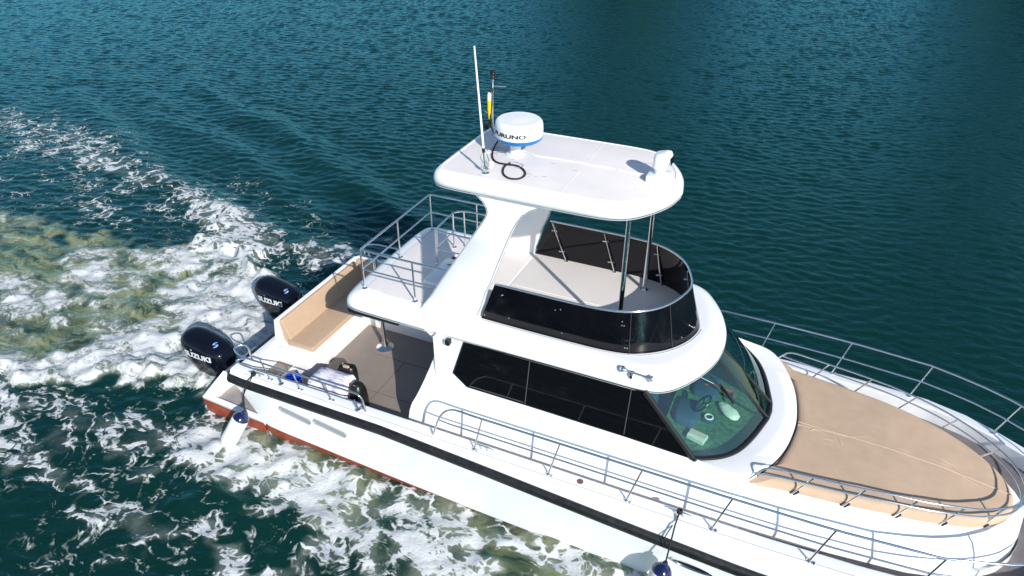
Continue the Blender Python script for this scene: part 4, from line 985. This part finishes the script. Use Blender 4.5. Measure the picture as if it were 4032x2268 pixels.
q.tube(smooth_path([(-4.45, .49, 5.95), (-4.49, .48, 5.85), (-4.47, .47, 5.6), (-4.48, .46, 5.4), (-4.42, .42, 5.28), (-4.2, .27, 5.2)], 2), .006, 5); q.tube(smooth_path([(-4.43, .48, 5.9), (-4.46, .46, 5.5), (-4.45, .45, 5.3), (-4.25, .3, 5.19)], 2), .006, 5)
P('mast_cable', q, BLACKP, MS)
bc = MB(); bc.tube(smooth_path([(-4.26, .29, 5.22), (-4.21, .0, 5.195), (-4.09, -.286, 5.19), (-3.96, -.418, 5.19), (-3.79, -.42, 5.195), (-3.66, -.40, 5.20), (-3.52, -.48, 5.19), (-3.43, -.62, 5.19), (-3.45, -.78, 5.19), (-3.58, -.83, 5.19), (-3.71, -.74, 5.19), (-3.79, -.57, 5.19), (-3.80, -.46, 5.2), (-3.77, -.38, 5.205)], 3), .0125, 8)
P('black_cable', bc, ROPE, ROOF)
wc = MB(); wc.tube(smooth_path([(-4.2, .1, 5.186), (-4.09, .137, 5.19), (-3.776, .126, 5.19), (-3.549, .032, 5.186), (-3.307, .068, 5.186), (-3.083, .05, 5.186), (-2.9, .086, 5.186), (-2.708, .043, 5.186), (-2.5, .084, 5.186), (-2.325, .026, 5.186), (-2.158, .035, 5.186), (-1.95, .04, 5.19)], 2), .0105, 8)
for k in range(3): wc.tube(smooth_path([(-4.25, .12 - k * .1, 5.187), (-4.12, -.02 - k * .05, 5.19), (-4.02, .10 - k * .12, 5.2), (-4.15, .16 - k * .1, 5.19), (-4.3, -.05 - k * .1, 5.186), (-4.1, -.35 - k * .08, 5.186), (-3.95, -.6, 5.19)], 2), .006, 6)
P('white_cable', wc, WIRE, ROOF)
tw = MB(); tw.tube(smooth_path([(-3.95, -.40, 5.185), (-3.8, -.28, 5.19), (-3.62, -.3, 5.19), (-3.55, -.42, 5.19), (-3.66, -.46, 5.19)], 2), .004, 5); P('loose_wire', tw, TRIM, ROOF)
# search light
q = MB(); q.box((-1.95, -.17, 5.172), (-1.66, .13, 5.262), .015); SLT = P('searchlight', q, WHITE)
q = MB(); q.lathe([(.075, 5.26), (.07, 5.30), (.062, 5.36)], (-1.80, -.02, 0), n=24)
rr = []
for k, (z, a, b) in enumerate(((5.335, .075, .07), (5.37, .105, .095), (5.44, .118, .105), (5.51, .118, .105), (5.555, .10, .085), (5.57, .05, .04))):
    rr.append([(-1.80 + a * (math.copysign(abs(math.cos(t)) ** .7, math.cos(t))) + (.02 if z > 5.4 else 0), -.02 + b * math.copysign(abs(math.sin(t)) ** .8, math.sin(t)), z + .02 * math.cos(t)) for t in [2 * math.pi * i / 28 for i in range(28)]])
q.loft(rr, True, True, True); P('lamp_head', q, WHITE, SLT)
q = MB(); q.loft([[(-1.655, -.02 + a * .075, 5.47 + b * .05) for a, b in ((-1, -1), (1, -1), (1, 1), (-1, 1))], [(-1.66, -.02 + a * .08, 5.47 + b * .055) for a, b in ((-1, -1), (1, -1), (1, 1), (-1, 1))]], True, True, True); P('lamp_lens', q, GLASSB, SLT)
# horn on the overhang
q = MB(); q.lathe([(.02, -.05), (.045, -.03), (.05, 0), (.03, .02), (.014, .05), (.014, .30), (.02, .33), (.03, .37), (.052, .40), (.046, .402), (.02, .36)], (-1.70, -1.30, 2.985), (.985, -.07, -.02), n=24)
q.box((-1.61, -1.36, 2.90), (-1.56, -1.26, 2.975), .008)
P('air_horn', q, STEEL)
q = MB(); q.box((-4.32, -1.50, 2.70), (-4.24, -1.40, 2.79), .015); P('side_light', q, BLACKP)

# ---- outboard motors
def make_motor(y0):
    base = MB()
    def ring(z, a, b, cx, n_=48, ex=None):
        ex = ex or (3.2 if z < .64 else 3.2 - .7 * min(1, (z - .64) / .12))
        out = []
        for k in range(n_):
            t = 2 * math.pi * k / n_; c, s_ = math.cos(t), math.sin(t)
            out.append((cx + a * math.copysign(abs(c) ** (2 / ex), c), y0 + b * math.copysign(abs(s_) ** (2 / ex), s_) * (1 - .10 * c), z))
        return out
    prof = [(.06, .36, .22, -9.72), (.12, .40, .25, -9.74), (.25, .445, .275, -9.78), (.38, .475, .292, -9.82), (.50, .50, .302, -9.85), (.59, .511, .303, -9.87), (.63, .508, .300, -9.873)]
    top = [(.615, .513, .305, -9.873), (.63, .512, .304, -9.874), (.68, .505, .297, -9.88), (.72, .48, .28, -9.89), (.757, .43, .245, -9.905), (.787, .35, .19, -9.925), (.803, .23, .12, -9.945), (.808, .07, .04, -9.96)]
    def lift(x, z): return (x + 9.7) * (-.12 * max(0, min(1, (z - .45) / .17)) - .10 * max(0, min(1, (z - .62) / .18)))
    tilt = lambda p: (p[0], p[1], p[2] + lift(p[0], p[2]))
    m = MB(); m.loft([[tilt(q) for q in ring(*p)] for p in prof], True, True, True)
    MO = P('outboard_motor', m, COWL, ang=50)
    t = MB(); t.loft([[tilt(q) for q in ring(*p)] for p in top], True, False, True); P('cowl_top', t, COWL, MO, ang=50)
    c = MB(); c.loft([ring(.045, .372, .23, -9.72), ring(.07, .378, .236, -9.72), ring(.085, .37, .23, -9.72)], True); P('cowl_seam', c, MOTOR, MO)
    b = MB()
    b.loft([ring(.06, .33, .20, -9.71), ring(-.04, .30, .17, -9.68), ring(-.16, .24, .12, -9.62), ring(-.4, .20, .085, -9.58), ring(-.75, .20, .07, -9.58)], True, True, True)
    b.box((-9.42, y0 - .16, -.05), (-9.14, y0 + .16, .42), .03)
    P('midsection', b, MOTOR, MO)
    lb = MB(); yy_ = y0 - .232
    lb.add([(-9.60, yy_ - .012, -.0), (-9.55, yy_ - .010, -.0), (-9.55, yy_ - .015, .07), (-9.60, yy_ - .017, .07)], [(0, 1, 2, 3)]); P('warning_label', lb, mat('orange label', (.7, .35, .22), .5), MO)
    def side(x, z):
        zu = z
        for _ in range(6): zu = z - lift(x, zu)
        z = zu
        zz = [p[0] for p in prof]; a = interp(z, zz, [p[1] for p in prof]); bb = interp(z, zz, [p[2] for p in prof]); cx = interp(z, zz, [p[3] for p in prof])
        c_ = max(-.999, min(.999, (x - cx) / a)); cc = math.copysign(abs(c_) ** (3.2 / 2), c_)
        sn = math.sqrt(max(0, 1 - cc * cc)); return y0 - bb * sn ** (2 / 3.2) * (1 - .10 * cc) - .005
    tv, tf = text_mesh('SUZUKI', 1.0, .05)
    vs = []
    for u, v in tv:
        x = -10.19 + .62 * u; z = .535 + .125 * v - .035 * u
        vs.append((x, side(x, z), z))
    raw('lettering', vs, tf, LETS, None).parent = MO
    MO2 = MO
    # emblem on the forward slope of the top: two interlocked hooks
    em = MB()
    from mathutils.bvhtree import BVHTree
    bt = BVHTree.FromPolygons([Vector(p) for p in t.v], t.f)
    def topz(x, y):
        h = bt.ray_cast(Vector((x, y, 3)), Vector((0, 0, -1)))
        return (h[0].z if h[0] else .7) + .006
    S_ = [(-1, .55), (.1, 1), (.55, .78), (-.15, .45), (1, -.02), (1, -.35), (.2, -.02), (-.15, .12), (-1, .15)]
    P1 = [(-1, .3), (-.2, 1), (1, 1), (.5, .62), (-.05, .62), (-.25, .45), (.1, .2), (-.55, -.02)]
    for poly in (P1, [(-a, -b_) for a, b_ in P1]):
        pts = []
        for a, b_ in poly:
            px = -9.57 + .072 * b_ * .55 + .0; py = y0 - .09 + .0
            x = -9.60 + .058 * a * .5 - .068 * b_ * .62; y = y0 - .06 + .058 * a * .8 + .048 * b_ * .7
            pts.append((x, y, topz(x, y)))
        em.add(pts, [tuple(range(len(pts)))])
    P('emblem', em, EMBL, MO)
    vm = MB()
    for a in ((-10.0, .715, -9.985, .685), (-9.97, .715, -9.985, .685)):
        vm.tube([(a[0], side(a[0], a[1]) - .0, a[1]), (a[2], side(a[2], a[3]), a[3])], .007, 5)
    P('chrome_badge', vm, STEEL, MO)
    return MO
make_motor(-1.03); make_motor(1.03)

# ================================================================== loose things
def fender(top, bottom, ropepts, label):
    T = Vector(top); B = Vector(bottom); L = (T - B).length; ax = (T - B).normalized()
    F = empty('fender', B, label, 'fender', 'fenders hung along the starboard side')
    inv = Matrix.Translation(-B)
    b = MB(); r = .145
    b.lathe([(.02, 0.0), (.06, .012), (.09, .04), (.135, .09), (r, .15), (r, L - .17), (.140, L - .13)], B, ax, n=32); o = obj('fender_body', b, FENDW, F); o.matrix_parent_inverse = inv
    c = MB(); c.lathe([(.1405, L - .132), (.130, L - .105), (.088, L - .05), (.045, L - .02), (.04, L + .02), (.022, L + .05)], B, ax, n=32); o = obj('fender_cap', c, NAVY, F); o.matrix_parent_inverse = inv
    q = MB(); q.tube([T + ax * .03] + [Vector(p) for p in ropepts], .011, 7)
    e = Vector(ropepts[-1])
    for k in range(3): q.tube([e + Vector((.03 * math.cos(t), .03 * math.sin(t), .02 * k - .01)) for t in [i * math.pi / 6 for i in range(12)]], .010, 6, True)
    q.tube(smooth_path([e, e + Vector((-.03, -.10, -.12)), e + Vector((-.12, -.22, -.34)), e + Vector((-.10, -.24, -.5))], 2), .007, 6)
    o = obj('fender_rope', q, ROPE, F); o.matrix_parent_inverse = inv
fender((-7.875, -2.27, .70), (-8.20, -2.53, .03), [(-7.80, -2.245, 1.10), (-7.74, -2.17, 1.34), (-7.68, -2.05, 1.43)], 'white fender with navy blue top hanging by the stern step')
fender((-.635, -2.27, .71), (-.75, -2.40, .02), [(-.62, -2.245, 1.0), (-.61, -2.14, 1.36), (-.60, -1.96, 1.43)], 'white fender with navy blue top hanging beside the oval porthole')

def loose(name, mb, m, label, cat, ang=50):
    o = obj(name, mb, m, None, ang); o['label'] = label; o['category'] = cat; return o
q = MB(); q.lathe([(.09, .90), (.11, .92), (.135, 1.18), (.15, 1.20), (.15, 1.215), (.13, 1.215), (.10, .96), (.0, .95)], (-7.22, -1.66, 0.0), n=30)
# half-folded rim of a basin leaning in the bucket
loose('bucket', q, BUCK, 'bright blue plastic bucket on the cockpit sole behind the gunwale', 'bucket')
# cloth-covered bundle
cb = MB(); rr = []
rng = random.Random(3)
nx_ = 22
for k, (z, sx, sy) in enumerate(((.905, .36, .24), (1.0, .365, .245), (1.12, .355, .24), (1.26, .35, .235), (1.36, .345, .23), (1.415, .32, .205), (1.425, .20, .12), (1.43, .05, .03))):
    o_ = rrect(-6.46, -1.58, sx, sy, min(.06, sy * .5), 6)
    rr.append([(x + .01 * math.sin(i * 1.3 + k) * (1 if k < 5 else .6), y + .012 * math.sin(i * .9 + 2 * k), z + (.012 * math.sin(i * .7 + k) if 0 < k < 6 else 0)) for i, (x, y) in enumerate(o_)])
cb.loft(rr, True, True, True)
loose('covered_cooler', cb, CLOTH, 'boxy cooler draped in white cloth with lilac print beside the gunwale', 'cooler', 80)
bpk = MB(); rr = []
for z, a, b in ((.905, .12, .13), (.98, .135, .15), (1.15, .135, .15), (1.32, .125, .13), (1.43, .095, .09), (1.47, .04, .04)):
    rr.append([(-5.98 + x * 1.0, -1.56 + y, z) for x, y in rrect(0, 0, a, b, min(a, b) * .7, 5)])
bpk.loft(rr, True, True, True)
BP = loose('backpack', bpk, BLACKP, 'black backpack standing forward of the cloth covered cooler', 'bag')
q = MB(); q.tube(smooth_path([(-6.08, -1.6, 1.40), (-6.0, -1.66, 1.50), (-5.92, -1.6, 1.42)], 2), .012, 6); o = obj('carry_handle', q, RUBBER, BP)
q = MB(); q.box((-6.06, -1.70, 1.05), (-5.94, -1.66, 1.25), .015); o = obj('front_pocket', q, RUBBER, BP)
q = MB(); q.box((-6.15, -1.69, 1.14), (-6.12, -1.685, 1.19)); o = obj('red_tag', q, mat('red tag', (.6, .02, .02), .5), BP)
tb = MB(); rr = []
for z, a, b_ in ((.905, .15, .09), (1.1, .17, .11), (1.34, .165, .10), (1.42, .15, .085), (1.44, .13, .07), (1.41, .11, .055)):
    rr.append([(-6.40 + x, -1.24 + y + .012 * math.sin(9 * x), z + .012 * math.sin(14 * x)) for x, y in rrect(0, 0, a, b_, b_ * .8, 6)])
tb.loft(rr, True, True, True)
TG = loose('tote_bag', tb, BLACKP, 'dark open bag standing behind the cloth covered cooler', 'bag')
q = MB(); q.box((-6.47, -1.28, 1.40), (-6.34, -1.22, 1.455), .02); obj('bag_content', q, TAN, TG)
# on the dashboard
bgm = MB(); rr = []
for k, (t, r_) in enumerate(((0, .02), (.05, .075), (.16, .095), (.28, .105), (.38, .085), (.42, .03))):
    c = Vector((-.50, .0, 1.79)) + Vector((.62, -.62, 0)).normalized() * t
    X_ = Vector((.7, .7, 0)); rr.append([c + X_ * (r_ * math.cos(a) * (1 + .16 * math.sin(3 * a + k * 2))) + Vector((0, 0, max(-.01, r_ * .45 * math.sin(a) * (1 + .35 * math.sin(3 * a + k * 2.3))) + .01)) for a in [i * math.pi / 10 for i in range(20)]])
bgm.loft(rr, True, True, True)
loose('plastic_bag', bgm, BAG, 'crumpled pale plastic bag lying on the green dashboard', 'bag', 80)
q = MB()
q.loft([[(-.76, -.78, 1.78), (-.51, -.83, 1.78), (-.55, -1.0, 1.78), (-.79, -.93, 1.78)], [(-.76, -.78, 1.84), (-.51, -.83, 1.84), (-.55, -1.0, 1.84), (-.79, -.93, 1.84)]], True, True, True)
TB = loose('tissue_box', q, BAG, 'white tissue box with pinkish top on the dashboard behind the windscreen', 'box')
q = MB(); q.add([(-.75, -.79, 1.843), (-.52, -.835, 1.843), (-.545, -.93, 1.843), (-.775, -.88, 1.843)], [(0, 1, 2, 3)]); obj('box_top', q, CARD, TB)
